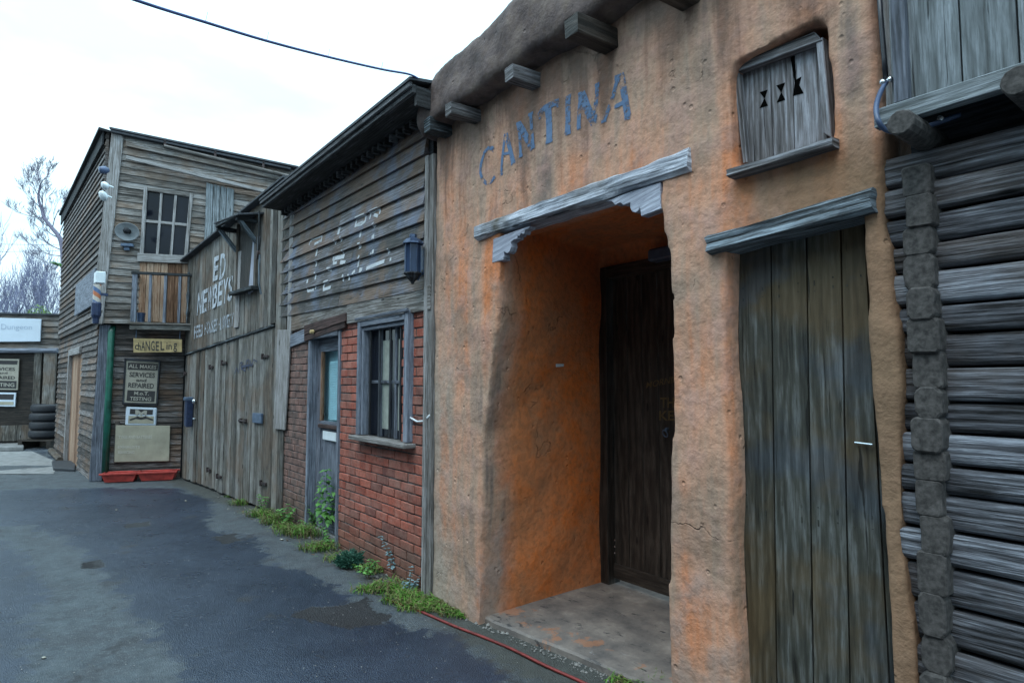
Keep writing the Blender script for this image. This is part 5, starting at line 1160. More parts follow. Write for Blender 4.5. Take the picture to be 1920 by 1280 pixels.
# ================================================================== FAR SHOP
E = FE; OE = (1.5, 0, 0)
fs_ = empty('far_shop', E, OE, 'dark-fronted shop with white fascia at the far end of the lane', 'building')
exx = lambda x, y, d=0: E.px(x, y, d)
ew1 = exx(112, 700)[0]; ew0 = exx(-320, 700)[0]; ztop = exx(60, 592)[1]; zgut = exx(60, 656)[1]
mb = MB(); z = zgut
while z < ztop: mb.hexa([(ew0, -.05, z), (ew1, -.05, z), (ew1, -.01, z + .16), (ew0, -.01, z + .16), (ew0, 0.0, z), (ew1, 0.0, z), (ew1, .0, z + .16), (ew0, .0, z + .16)], (1, 0, 0)); z += .15
mb.build('fascia_boards', M['grey'], fs_, off=OE)
mb = MB(); mb.box(ew0, ew1, 0.001, 4, -.1, ztop + .02); mb.build('shop_wall', M['black'], fs_, off=OE)
mb = MB(); mb.tube([E.p3(-300, 657, -.1), E.p3(108, 657, -.1)], .06, 8); mb.build('gutter', M['bluegrey'], fs_, off=OE)
mb = MB(); z0, z1 = exx(20, 826)[1], exx(20, 797)[1]; x = ew0
while x < ew1 - .3: mb.box(x, x + .13, -.04, -.0, max(z0, 0), z1, (0, 0, 1)); x += .135
mb.build('skirting_boards', M['garage'], fs_, off=OE)
mb = MB(); 
for a, b, r in ((66, 80, .3), (84, 106, .8)): mb.box(exx(a, 700)[0], exx(b, 700)[0], -.09, -.01, 0, zgut - .06, (0, 0, 1), r)
mb.build('door_posts', M['garage'], fs_, off=OE, bevel=.005)
mb = MB(); mb.box(ew0, ew1 + .05, -.08, 4, ztop + .02, ztop + .06); mb.build('roof', M['felt'], fs_, off=OE)
e, o_ = sign('fascia_sign', [(-60, 641), (75, 640), (77, 598), (-60, 594)], -.11, .04, M['signwhite'], 'long white fascia sign with faded lettering on the far shop', 'sign', frame=E)
word('Dungeon', [(2, 607), (60, 609), (2, 621), (60, 620)], 'fadedblue', -.114, e, o_, E, 0)
e, o_ = sign('shop_services_sign', [(-40, 730), (33, 731), (36, 673), (-40, 672)], -.06, .04, M['cream'], 'cream services sign on the dark wall of the far shop, above the small sign', 'sign', frame=E)
patch(e, o_, [(-36, 727), (30, 728), (31, 714), (-36, 713)], -.06, M['ink'], fr_=E); patch(e, o_, [(-36, 682), (32, 683), (33, 676), (-36, 675)], -.06, M['ink'], fr_=E)
word('SERVICES', [(-20, 688), (28, 689), (-20, 694), (28, 695)], 'ink', -.064, e, o_, E); word('and', [(-2, 697), (14, 697), (-2, 701), (14, 701)], 'ink', -.064, e, o_, E); word('REPAIRED', [(-20, 704), (28, 705), (-20, 710), (28, 711)], 'ink', -.064, e, o_, E); word('TESTING', [(-20, 717), (27, 718), (-20, 724), (27, 725)], 'creamletter', -.069, e, o_, E)
e, o_ = sign('small_emblem_sign', [(-40, 761), (28, 762), (30, 736), (-40, 735)], -.06, .04, M['signwhite'], 'small pale sign with dark panel on the far shop, beside the tyres', 'sign', frame=E)
patch(e, o_, [(-36, 748), (25, 749), (26, 739), (-36, 738)], -.06, M['ink'], fr_=E); patch(e, o_, [(-36, 758), (25, 759), (25, 753), (-36, 752)], -.06, M['beige'], fr_=E)
# tyres
tp = gp(75, 840); tz = .24
for i in range(4):
    o = bpy.data.objects.new('tyre', None)
    r0 = .36 + .01 * ((i * 7) % 3); mb = MB(); c = tp + Vector((random.uniform(-.02, .02), .2, tz + i * .205)); tz2 = 0
    prof = [(r0 * .60, .02), (r0 * .62, .0), (r0 * .85, -.005), (r0 * .97, .03), (r0, .06), (r0, .14), (r0 * .97, .17), (r0 * .85, .20), (r0 * .62, .195), (r0 * .60, .175), (r0 * .68, .15), (r0 * .7, .1), (r0 * .68, .05), (r0 * .60, .02)]
    mb.lathe(prof, c, (0, 0, 1), 28)
    tag(mb.build('tyre', M['rubber'], frame=WORLD, off=c, smooth=True), ['bottom tyre of the stack by the far shop', 'second tyre from the bottom of the stack by the far shop', 'third tyre from the bottom of the stack by the far shop', 'top tyre of the stack by the far shop'][i], 'tyre', 'stacked black tyres')
mb = MB(); c = tp + Vector((0, .2, 0))
for k in range(3): mb.box(c.x - .42, c.x + .42, c.y - .38 + k * .3, c.y - .26 + k * .3, .18, .215, rnd=.3)
for k in range(2): mb.box(c.x - .4 + k * .68, c.x - .3 + k * .68, c.y - .38, c.y + .34, .0, .179, rnd=.1)
tag(mb.build('pallet', M['black'], frame=WORLD, off=c), 'dark low timber rack under the stacked tyres', 'rack')
q = [gp(x, y) for x, y in ((-330, 850), (44, 845), (44, 829), (-330, 829))]
mb = MB(); mb.hexa([v for v in q] + [v + Vector((0, 0, .10)) for v in q]); tag(mb.build('kerb_step', M['concrete2'], frame=WORLD, off=q[1], bevel=.015), kind='structure')
q = [gp(x, y) for x, y in ((-400, 890), (100, 888), (112, 868), (60, 846), (-400, 846))]
mb = MB(); mb.add([v + Vector((0, 0, .004)) for v in q], [(0, 1, 2, 3, 4)], (1, 0, 0)); tag(mb.build('forecourt', M['concrete2'], frame=WORLD), kind='structure')

# ================================================================== LOG CABIN
OL2 = (4.2, 0, 0); lg = empty('log_cabin', A, OL2, 'grey log cabin wall with stacked log ends and plank upper storey, right of the cantina', 'building')
LX0 = A.px(1652, 300, .03)[0]
def pier_x(z):
    def at_z(P):
        for (xa, za), (xb, zb) in zip(P[:-1], P[1:]):
            if zb <= z <= za: return xb + (xa - xb) * (z - zb) / (za - zb)
        return P[0][0] if z > P[0][1] else P[-1][0]
    return .35 * at_z(L2) + .65 * at_z(R2)
LXE = 6.6; z = -.02; k = 0; ztoplog = 2.40
LXJ = A.px(1738, 700, -.0)[0]
def logsec(h, dp, bul):
    h2 = h / 2; return [(-dp * .4, -h2), (dp * .60, -h2), (dp * .86, -h2 * .88), (dp * .96, -h2 * .62), (dp * .97, -h2 * .1), (dp, h2 * .35), (dp * .98, h2 * .78), (dp * .88, h2 * .96), (dp * .5, h2), (-dp * .4, h2)]
hs = []
while z < ztoplog - .03:
    h = [.112, .098, .12, .095, .108, .104, .116][k % 7] + (.018 if k < 9 else 0); hs.append((z, h)); z += h; k += 1
for i, (z, h) in enumerate(hs):
    zc = z + h / 2; st = random.uniform(-.008, .012); mb = MB()
    mb.timber((pier_x(zc), .078, zc), (LXE, .078, zc + random.uniform(-.008, .008)), [(-b, c) for b, c in [(-q[0], q[1]) for q in logsec(h * .91, .052 + st, 0)]], amp=.0065, fr=4, seg=.03)
    o = mb.build('log', M['log'], lg, off=OL2, smooth=True)
for i, (z, h) in enumerate(hs):
    zc = z + h / 2 + .05; w_ = .043 + random.uniform(-.005, .005); hh = h / 2 + random.uniform(.001, .007); mb = MB(); c = .5
    jx = LXJ + random.uniform(-.008, .008); pr = .03 + random.uniform(-.014, .014)
    if zc + hh > ztoplog + .02: continue
    cw = random.uniform(.58, .86)
    sec = [(-w_, -hh * cw), (-w_ * cw, -hh), (w_ * cw, -hh), (w_, -hh * cw), (w_ * 1.02, 0), (w_, hh * cw), (w_ * cw, hh), (-w_ * cw, hh), (-w_, hh * cw), (-w_ * 1.02, 0)]
    mb.timber((jx, -pr, zc), (jx, .25, zc), sec, amp=.006, fr=9, seg=.03); mb.build('log_end', M['logend'], lg, off=OL2, bevel=.006)
mb = MB(); mb.box(pier_x(0) + .03, LXE, .125, .2, -.05, 2.6); mb.box(LXE - .1, LXE, .2, 3, -.05, 2.6); mb.build('backing_wall', M['dark'], lg, off=OL2)
# upper storey
mb = MB(); bz = A.px(1700, 196, -.12)[1]; PY = -.06
mb.timber((A.px(1638, 205, -.12)[0], -.10, bz - .015), (LXE, -.10, bz - .015), [(-.02, -.032), (.02, -.032), (.02, .032), (-.02, .032)], amp=.003, seg=.1, rnd=.6); mb.build('bottom_rail', M['plank'], lg, off=OL2, bevel=.003)
mb = MB(); ps = [A.px(x, 60, PY)[0] for x in (1666, 1700, 1800, 1908)]; w_ = ps[3] - ps[2]
xs_ = ps + [ps[3] + w_ * i for i in range(1, 24)]
for i in range(len(xs_) - 1):
    if xs_[i] > LXE: break
    mb.box(xs_[i] + .002, xs_[i + 1] - .003, PY + random.uniform(0, .006), PY + .03, bz - .01, 4.4, (0, 0, 1), random.random())
mb.build('upper_planks', M['plank'], lg, off=OL2, bevel=.002)
mb = MB(); mb.timber((A.px(1683, 60, -.1)[0], PY - .018, bz + .03), (A.px(1690, 60, -.1)[0] - .01, PY - .018, 4.4), [(-.02, -.015), (.02, -.015), (.024, .0), (.02, .015), (-.02, .015)], up=(0, 1, 0), amp=.004); mb.build('edge_post', M['bluegrey'], lg, off=OL2)
mb = MB(); mb.box(A.px(1662, 60, 0)[0], A.px(1676, 60, 0)[0], -.03, .03, bz + .01, 4.4, (0, 0, 1), .9); mb.build('edge_strip', M['trim'], lg, off=OL2, bevel=.003)
mb = MB(); mb.box(xs_[0] + .02, LXE, PY + .035, 3, 2.55, 4.4); mb.build('upper_backing', M['dark'], lg, off=OL2)
for (x, y) in ((1688, 229), (1908, 150), (2140, 60)):
    p = A.p3(x, y, -.19); mb = MB(); n = 14; sec = [(.042 * math.cos(-2 * math.pi * i / n), .042 * math.sin(-2 * math.pi * i / n)) for i in range(n)]
    mb.timber((p.x, -.19, p.z), (p.x, .2, p.z), sec, amp=.003, seg=.03, rnd=.6); mb.build('joist_end', M['logend'], lg, off=OL2, bevel=.004)
# hoses and clip
mb = MB(); pts = [A.p3(x, y, -.05) for x, y in ((1645, -60), (1652, 40), (1658, 110), (1661, 152))]; mb.tube(pts, .009, 8)
tag(mb.build('black_cable', M['blackcable'], frame=A, off=tuple(pts[-1]), smooth=True), 'black cable running down between the cantina and the plank upper storey', 'cable')
pts = [A.p3(x, y, d) for x, y, d in ((1661, 155, -.06), (1650, 175, -.10), (1643, 200, -.15), (1646, 225, -.18), (1660, 243, -.16), (1690, 249, -.14), (1722, 243, -.11), (1745, 235, -.03), (1800, 215, .02))]
def smoothp(P, k=5):
    Q = []
    for i in range(len(P) - 1):
        a = P[max(i - 1, 0)]; b = P[i]; c = P[i + 1]; d = P[min(i + 2, len(P) - 1)]
        for j in range(k): t = j / k; Q.append(.5 * ((2 * b) + (c - a) * t + (2 * a - 5 * b + 4 * c - d) * t * t + (3 * b - a - 3 * c + d) * t ** 3))
    Q.append(P[-1]); return Q
mb = MB(); mb.tube(smoothp(pts), .0085, 10); hz = empty('conduit', A, tuple(pts[0]), 'bent blue conduit curling round the log joist beside the cantina', 'conduit'); mb.build('pipe', M['bluehose'], hz, off=tuple(pts[0]), smooth=True)
for dx_ in (-.006, .018):
    mb = MB(); p = pts[0] + Vector((dx_, -.012, .0)); mb.lathe([(0, -.01), (.009, -.008), (.011, 0), (.009, .01)], p, (0, 1, 0), 10); mb.build('clip', M['steel'], hz, off=tuple(pts[0]), smooth=True)
mb = MB(); p = A.p3(1766, 222, .0); mb.lathe([(0, -.02), (.010, -.018), (.012, 0), (.012, .01)], p, (0, 1, .3), 10); mb.build('bolt', M['steel'], lg, off=OL2)
# ================================================================== GROUND
def inside(p, poly):
    c = False; n = len(poly)
    for i in range(n):
        a, b = poly[i], poly[i - 1]
        if (a[1] > p[1]) != (b[1] > p[1]) and p[0] < (b[0] - a[0]) * (p[1] - a[1]) / (b[1] - a[1]) + a[0]: c = not c
    return c
def sdist(p, poly):
    d = 1e9; n = len(poly)
    for i in range(n):
        ax, ay = poly[i]; bx, by = poly[i - 1]; ex, ey = bx - ax, by - ay; L = ex * ex + ey * ey
        t = max(0, min(1, ((p[0] - ax) * ex + (p[1] - ay) * ey) / L)) if L else 0
        d = min(d, math.hypot(p[0] - ax - ex * t, p[1] - ay - ey * t))
    return d if inside(p, poly) else -d
G2 = lambda L: [gp(x, y).xy[:] for x, y in L]
wet_p = [G2([(-200, 925), (120, 915), (330, 915), (400, 935), (390, 990), (480, 1010), (520, 1060), (620, 1095), (680, 1130), (760, 1180), (860, 1190), (900, 1240), (980, 1290), (1080, 1340), (900, 1420), (560, 1340), (350, 1290), (310, 1200), (250, 1150), (190, 1060), (130, 1010), (60, 985), (-200, 985)]),
         G2([(-200, 1010), (20, 1010), (60, 1060), (80, 1120), (40, 1200), (60, 1290), (-200, 1400)])]
dark_p = [G2([(548, 1152), (570, 1138), (640, 1135), (690, 1118), (700, 1140), (735, 1155), (720, 1170), (650, 1178), (590, 1165)]), G2([(395, 1005), (440, 998), (452, 1012), (420, 1018)]), G2([(150, 1055), (190, 1048), (200, 1062), (160, 1066)]), G2([(230, 983), (280, 978), (285, 987), (240, 990)])]
base_line = [FB.w((0, 0, 0)).xy[:], FB.w((4.42, 0, 0)).xy[:], FA.w((0, 0, 0)).xy[:], FA.w((5, 0, 0)).xy[:]]
me = bpy.data.meshes.new('ground')
xs = [-160, -80, -40, -24, -16] + [-12 + i * .06 for i in range(int(16 / .06))] + [4.2, 8, 16, 40, 100, 160]
ys = [-60, -20, -8, -3, 0] + [1.6 + i * .06 for i in range(int(10.2 / .06))] + [12, 12.6, 13.4, 14.2, 15, 16, 18, 22, 30, 60, 120, 200]
V = []; wetv = []; dk = []; eg = []
for y in ys:
    for x in xs:
        p = (x, y); near = -12.5 < x < 4.3 and 1 < y < 12
        z = 0.0
        if near: z = 0.010 * noise.noise(Vector((x * .9, y * .9, 0))) + .004 * noise.noise(Vector((x * 4, y * 4, 5)))
        w_ = 0; d_ = 0; e_ = 0
        if near:
            w_ = .5 + max(sdist(p, q) for q in wet_p) * (2.2)
            d_ = .5 + max(sdist(p, q) for q in dark_p) * 6
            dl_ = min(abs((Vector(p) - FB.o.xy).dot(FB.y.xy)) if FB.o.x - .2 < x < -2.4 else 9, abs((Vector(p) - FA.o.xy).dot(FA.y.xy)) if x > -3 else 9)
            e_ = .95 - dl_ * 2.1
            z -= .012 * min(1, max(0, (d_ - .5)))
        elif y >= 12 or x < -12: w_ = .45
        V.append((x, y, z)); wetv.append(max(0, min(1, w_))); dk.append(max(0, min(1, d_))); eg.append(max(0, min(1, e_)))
nx = len(xs); F_ = [(j * nx + i, j * nx + i + 1, (j + 1) * nx + i + 1, (j + 1) * nx + i) for j in range(len(ys) - 1) for i in range(nx - 1)]
me.from_pydata(V, [], F_)
for nm, dat in (('wet', wetv), ('dark', dk), ('edge', eg)):
    a_ = me.attributes.new(nm, 'FLOAT', 'POINT'); a_.data.foreach_set('value', dat)
for p in me.polygons: p.use_smooth = True
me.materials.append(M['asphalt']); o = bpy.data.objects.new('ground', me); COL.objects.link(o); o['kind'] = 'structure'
# porch slab
mb = MB(); P = [(.60, .05), (.9, .07), (1.3, .13), (1.65, .17), (1.95, .20), (2.35, .22), (2.6, .25), (2.6, 1.4), (.60, 1.4)]; Q = []
for i in range(len(P)):
    a, b = Vector(P[i]), Vector(P[(i + 1) % len(P)]); k = 6 if i < 6 else 1
    for j in range(k): q = a.lerp(b, j / k); Q.append((q.x, q.y + (.02 * noise.noise(Vector((q.x * 6, 0, 0))) if i < 6 else 0)))
n = len(Q); vs = [(x, y, -.05) for x, y in Q] + [(x, y, .045) for x, y in Q]; mb.add(vs, [tuple(n + i for i in range(n)), tuple(range(n))[::-1]] + [(i, (i + 1) % n, n + (i + 1) % n, n + i) for i in range(n)], (1, 0, 0))
tag(mb.build('porch_slab', M['slab'], frame=A, bevel=.012), kind='structure')
# ================================================================== LOOSE THINGS
rp = [gp(x, y, .012) for x, y in ((722, 1122), (780, 1142), (850, 1172), (905, 1193), (960, 1216), (1025, 1248), (1090, 1277), (1180, 1320), (1300, 1390))]
mb = MB(); mb.tube(smoothp(rp, 4), .0085, 8); tag(mb.build('red_hose', M['hose'], frame=WORLD, off=rp[0], smooth=True), 'thin red hose lying on the asphalt along the foot of the cantina', 'hose')
def blades(mb, c, n, r, h, wd=.0035, lean=.9, rad=None):
    for i in range(int(n * 1.7)):
        a = random.uniform(0, 6.28); rr = r * random.random() ** .8 * 1.15; b = c + Vector((math.cos(a) * rr, math.sin(a) * rr * .7, 0)) if rad is None else rad()
        hh = h * random.uniform(.4, 1.1); d = Vector((random.uniform(-1, 1), random.uniform(-1, 1), 0)) * lean; s = Vector((-d.y, d.x, 0)); s = s.normalized() * wd if s.length > .01 else Vector((wd, 0, 0))
        m1 = b + Vector((d.x * hh * .35, d.y * hh * .35, hh * .62)); t = b + Vector((d.x * hh * 1.6, d.y * hh * 1.6, hh * random.uniform(.35, 1.0)))
        mb.add([b - s * .6, b + s * .6, m1 + s, m1 - s, t], [(0, 1, 2, 3), (3, 2, 4)], (0, 0, 1), random.random())
def leafmat(name, cols, rough=.5):
    m = NT(name); r = m.rnd(); n = m.noise(m.coord('Object'), 30, 3)
    col = m.ramp(r, [(i / (len(cols) - 1), c) for i, c in enumerate(cols)])
    m.b.inputs['Subsurface Weight'].default_value = 0.0
    return m.done(m.mix(m.ramp(n, [(.4, .4), (.6, 0.0)]), col, tuple(x * .5 for x in cols[0])), rough, .3)
M['grassm'] = leafmat('grass_blades', [(.05, .12, .02), (.10, .26, .03), (.13, .30, .04), (.22, .26, .09), (.20, .15, .08), (.12, .08, .04)])
M['nettle'] = leafmat('nettle_leaves', [(.04, .12, .03), (.09, .26, .05), (.15, .35, .08)])
M['silverl'] = leafmat('silver_leaves', [(.10, .19, .21), (.17, .29, .33), (.30, .42, .46)])
M['teall'] = leafmat('teal_needles', [(.02, .07, .05), (.04, .13, .09), (.08, .20, .14)])
M['shrubl'] = leafmat('shrub_leaves', [(.08, .15, .02), (.17, .30, .04), (.25, .38, .06)])
mb = MB()
for (x, y, n, r, h) in [(450, 946, 90, .13, .10), (402, 915, 30, .06, .10), (428, 932, 25, .05, .05), (490, 968, 150, .16, .12), (515, 980, 160, .16, .14), (545, 1000, 160, .17, .12), (575, 1005, 120, .16, .14), (600, 1030, 170, .17, .10),
                        (640, 1050, 100, .16, .08), (700, 1070, 130, .14, .07), (690, 1108, 100, .12, .06), (730, 1105, 190, .16, .08), (770, 1125, 320, .19, .08), (820, 1135, 420, .17, .07), (860, 1150, 260, .13, .06), (885, 1157, 90, .06, .05),
                        (785, 1140, 220, .14, .06), (1175, 1283, 120, .10, .05), (1225, 1285, 200, .08, .06), (1290, 1330, 100, .1, .06), (1690, 1290, 40, .05, .12), (530, 990, 70, .1, .1)]:
    blades(mb, gp(x, y), n, r, h)
tag(mb.build('grass', M['grassm'], frame=WORLD), kind='stuff')
# gravel and litter along the edge
mb = MB()
for i in range(900):
    t = random.random(); x = 400 + t * 800; y = 930 + (x - 400) * .44 + random.uniform(-14, 16) + (10 if x > 700 else 0); c = gp(x, y); r = random.uniform(.003, .011) * (1.7 if random.random() < .12 else 1)
    q = [c + Vector((random.uniform(.6, 1.2) * r * a, random.uniform(.6, 1.2) * r * b, r * .8 * cc + r * .3)) for a, b, cc in ((1, 0, 0), (0, 1, 0), (-1, 0, 0), (0, -1, 0), (0, 0, 1), (0, 0, -1))]
    mb.add(q, [(0, 1, 4), (1, 2, 4), (2, 3, 4), (3, 0, 4), (1, 0, 5), (2, 1, 5), (3, 2, 5), (0, 3, 5)], (0, 0, 1))
for i in range(500):
    x = random.uniform(-50, 1000); y = random.uniform(925, 1290); c = gp(x, y)
    if (c - FA.o).dot(FA.y) > -.05: continue
    r = random.uniform(.002, .006); q = [c + Vector((random.uniform(.6, 1.2) * r * a, random.uniform(.6, 1.2) * r * b, r * .6 * cc + r * .3)) for a, b, cc in ((1, 0, 0), (0, 1, 0), (-1, 0, 0), (0, -1, 0), (0, 0, 1), (0, 0, -1))]
    mb.add(q, [(0, 1, 4), (1, 2, 4), (2, 3, 4), (3, 0, 4), (1, 0, 5), (2, 1, 5), (3, 2, 5), (0, 3, 5)], (0, 0, 1))
tag(mb.build('gravel', M['stone'], frame=WORLD), kind='stuff')
lt = MB()
for i in range(260):
    x = random.uniform(430, 900); y = 945 + (x - 430) * .45 + random.gauss(0, 9); c = gp(x, y) + Vector((0, 0, .006)); a = random.uniform(0, 6.28); L = random.uniform(.012, .03)
    d = Vector((math.cos(a), math.sin(a), random.uniform(-.1, .3))) * L; s_ = Vector((-math.sin(a), math.cos(a), random.uniform(-.4, .4))) * L * .35
    lt.add([c - d, c + s_, c + d, c - s_], [(0, 1, 2, 3)], (1, 0, 0), random.random())
M['litter'] = leafmat('leaf_litter', [(.05, .03, .02), (.14, .08, .04), (.22, .15, .08), (.30, .25, .18)])
tag(lt.build('leaf_litter', M['litter'], frame=WORLD), kind='stuff')
for x, y, s, lab in ((348, 939, .014, 'pale pebble on the asphalt before the plank doors'), (528, 1012, .018, 'pale pebble at the asphalt edge below the brick shop door'), (82, 1233, .011, 'pale scrap on the asphalt in the left foreground'), (218, 956, .012, 'pale crumb on the asphalt in front of the red troughs')):
    mb = MB(); c = gp(x, y, .0); mb.lathe([(0, 0), (s, .002), (s * 1.1, s * .4), (s * .5, s * .8), (0, s * .85)], c, (0.1, .2, 1), 7); tag(mb.build('pebble', M['cream'], frame=WORLD, off=c), lab, 'pebble')
# leafy plants
def leaf(mb, p, d, L, wd, droop=.3, r=None):
    d = Vector(d).normalized(); s = d.cross(Vector((0, 0, 1))); s = s.normalized() if s.length > .05 else Vector((1, 0, 0)); n = s.cross(d)
    m1 = p + d * L * .45 + n * L * .04; t = p + d * L - Vector((0, 0, 1)) * L * droop
    mb.add([p, m1 + s * wd - n * wd * .3, t, m1 - s * wd - n * wd * .3, m1 + n * wd * .15], [(0, 1, 4), (1, 2, 4), (2, 3, 4), (3, 0, 4)], d, r)
def plant(name, base, stems, mat, smat, label, cat, L=.06, wd=.02, step=.05, h0=.05, group=None, whorl=3, jit=.3, droop=.35):
    e = empty(name, WORLD, tuple(base), label, cat, group); ml = MB(); ms = MB()
    for top, bend in stems:
        a = Vector(base) + Vector((random.uniform(-.02, .02), random.uniform(-.02, .02), 0)); b = Vector(top); mid = a.lerp(b, .5) + Vector(bend)
        P = [a * (1 - t) ** 2 + mid * 2 * t * (1 - t) + b * t * t for t in [i / 10 for i in range(11)]]
        ms.tube(P, .004, 5, taper=.0015); Lt = (b - a).length; k = int((Lt - h0) / step)
        for i in range(k + 1):
            t = (h0 + i * step) / Lt
            if t > 1: break
            q = a * (1 - t) ** 2 + mid * 2 * t * (1 - t) + b * t * t; ph = random.random() * 6
            for j in range(whorl):
                an = ph + j * 6.28 / whorl; s = random.uniform(.6, 1.15) * (1.0 - .35 * t)
                leaf(ml, q, (math.cos(an), math.sin(an), random.uniform(-.2, .6)), L * s, wd * s, droop * random.uniform(.3, 1.3))
    ms.build('stem', smat, e, off=tuple(base)); ml.build('leaves', mat, e, off=tuple(base)); return e
dw = lambda x, y, k=0.0: None
def up(x0, y0, x1, y1):      # point above ground base (x0,y0), seen at (x1,y1), at the same distance
    b = gp(x0, y0); return at(x1, y1, b.y)
b = gp(606, 1012)
plant('nettle_plant', b, [(up(606, 1012, 612, 878), (.02, 0, 0)), (up(606, 1012, 628, 925), (.03, 0, 0)), (up(606, 1012, 600, 900), (-.02, 0, 0))], M['nettle'], M['leaf2'], 'tall green nettle-like weed in front of the blue-grey shop door', 'plant', .13, .038, .055, .2, droop=.55)
b = gp(590, 995); plant('bramble_weed', b, [(up(590, 995, 575, 945), (0, 0, .03)), (up(590, 995, 560, 975), (0, 0, .03)), (up(590, 995, 618, 960), (0, 0, .05)), (up(590, 995, 585, 960), (0, 0, .05))], M['nettle'], M['dead'], 'low bushy green weed at the foot of the shop door post', 'plant', .06, .02, .035, .03)
b = gp(538, 985); plant('dock_weed', b, [(up(538, 985, 525, 955), (0, 0, .03)), (up(538, 985, 552, 950), (0, 0, .03)), (up(538, 985, 540, 945), (0, 0, .02))], M['nettle'], M['dead'], 'leafy dock-like weed at the foot of the side brickwork', 'plant', .08, .028, .04, .03)
b = gp(690, 1085); plant('ragged_weed', b, [(up(690, 1085, 672, 1060), (0, 0, .03)), (up(690, 1085, 705, 1052), (0, 0, .03)), (up(690, 1085, 694, 1045), (0, 0, .02))], M['nettle'], M['dead'], 'ragged green weed between the needle bush and the silver weeds', 'plant', .06, .02, .03, .03)
b = gp(492, 962); plant('young_weed', b, [(up(492, 962, 484, 925), (0, 0, .03)), (up(492, 962, 500, 930), (0, 0, .03))], M['nettle'], M['dead'], 'young leafy weed at the right foot of the plank wall', 'plant', .07, .022, .04, .03)
b = gp(618, 1022); plant('broad_leaved_weed', b, [(up(618, 1022, 600, 985), (0, 0, .03)), (up(618, 1022, 640, 1000), (0, 0, .03)), (up(618, 1022, 612, 990), (0, 0, .03))], M['nettle'], M['dead'], 'low leafy weed below the right post of the shop door', 'plant', .055, .02, .03, .02)
def needle_bush(base, r, h, n, mat, label, name, cat):
    e = empty(name, WORLD, tuple(base), label, cat); mb = MB()
    for i in range(n):
        a = random.uniform(0, 6.28); el = random.uniform(.1, 1.5); d = Vector((math.cos(a) * math.cos(el), math.sin(a) * math.cos(el), math.sin(el))); L = random.uniform(.5, 1.0) * (.75 + .6 * noise.noise(d * 1.8 + Vector((3, 1, 2)))); p = Vector(base) + Vector((d.x * r * .25, d.y * r * .25, .02)); t = Vector(base) + Vector((d.x * r * L, d.y * r * L, d.z * h * L)); s = d.cross(Vector((0, 0, 1))).normalized() * .004
        m1 = p.lerp(t, .6) + Vector((0, 0, .02)); mb.add([p - s, p + s, m1 + s * 1.3, t, m1 - s * 1.3], [(0, 1, 2, 3, 4)], d)
        if i % 2 == 0:
            for k in range(3): q = p.lerp(t, .4 + .2 * k); leaf(mb, q, d + Vector((random.uniform(-1, 1), random.uniform(-1, 1), .3)), .035, .006)
    mb.build('foliage', mat, e, off=tuple(base)); return e
needle_bush(gp(655, 1062), .17, .22, 900, M['teall'], 'dense blue-green needle bush against the brick wall', 'lavender_bush', 'bush')
b = gp(745, 1085); plant('silver_weed', b, [(up(745, 1085, 712, 1000), (0, 0, .04)), (up(745, 1085, 728, 1030), (-.02, 0, .0)), (up(745, 1085, 752, 1008), (0, 0, .02)), (up(745, 1085, 782, 1012), (.02, 0, .02)), (up(745, 1085, 742, 1050), (0, 0, 0))], M['silverl'], M['dead'], 'straggly silver-leaved weed against the lower brick wall', 'plant', .05, .014, .03, .10, 'silver-leaved weeds by the brick wall', 3, droop=.2)
b = gp(765, 1112); plant('silver_weed', b, [(up(765, 1112, 772, 1062), (0, 0, 0)), (up(765, 1112, 782, 1085), (0, 0, 0)), (up(765, 1112, 757, 1088), (0, 0, .02)), (up(765, 1112, 795, 1070), (.02, 0, .0))], M['silverl'], M['dead'], 'small silver-leaved weed nearest the corner of the cantina', 'plant', .045, .014, .022, .04, 'silver-leaved weeds by the brick wall', 3, droop=.2)
# ================================================================== OVERHEAD CABLE
cp_ = [A.w((0, -5.88, 5.14))] + [at(x, y, d) for x, y, d in ((-60, -150, 2.25), (120, -52, 2.42), (250, -1, 2.5), (385, 42, 2.8), (500, 77, 3.1), (615, 107, 3.5), (715, 130, 3.95), (765, 139, 4.2), (783, 147, 4.28))]
sm_ = smoothp(cp_, 6); e = empty('overhead_cable', WORLD, tuple(cp_[-1]), 'dark cable sagging across the lane to the brick shop roof', 'cable'); mb = MB(); mb.tube(sm_, .0075, 8); mb.build('wire', M['cable'], e, off=tuple(cp_[-1]), smooth=True)
for i, k in ((3, 24), (4, 30), (5, 36), (6, 42), (2, 18)):
    p = sm_[k]; mb = MB(); mb.tube([p, p + Vector((.01, 0, .05))], .0012, 4); mb.build('cable_tie', M['cable'], e, off=tuple(cp_[-1]))
for y0, y1 in ((455, 470), (476, 480)):
    a, b = at(-200, y0 - 6, 22), at(128, y1 - 10, 26); mb = MB(); mb.tube([a, a.lerp(b, .5) - Vector((0, 0, .05)), b], .008, 5)
    tag(mb.build('telephone_wire', M['bark2'], frame=WORLD, off=a), 'thin distant wire in the sky, ' + ('upper' if y0 < 460 else 'lower') + ' of two left of the bare tree', 'wire', 'distant wires')
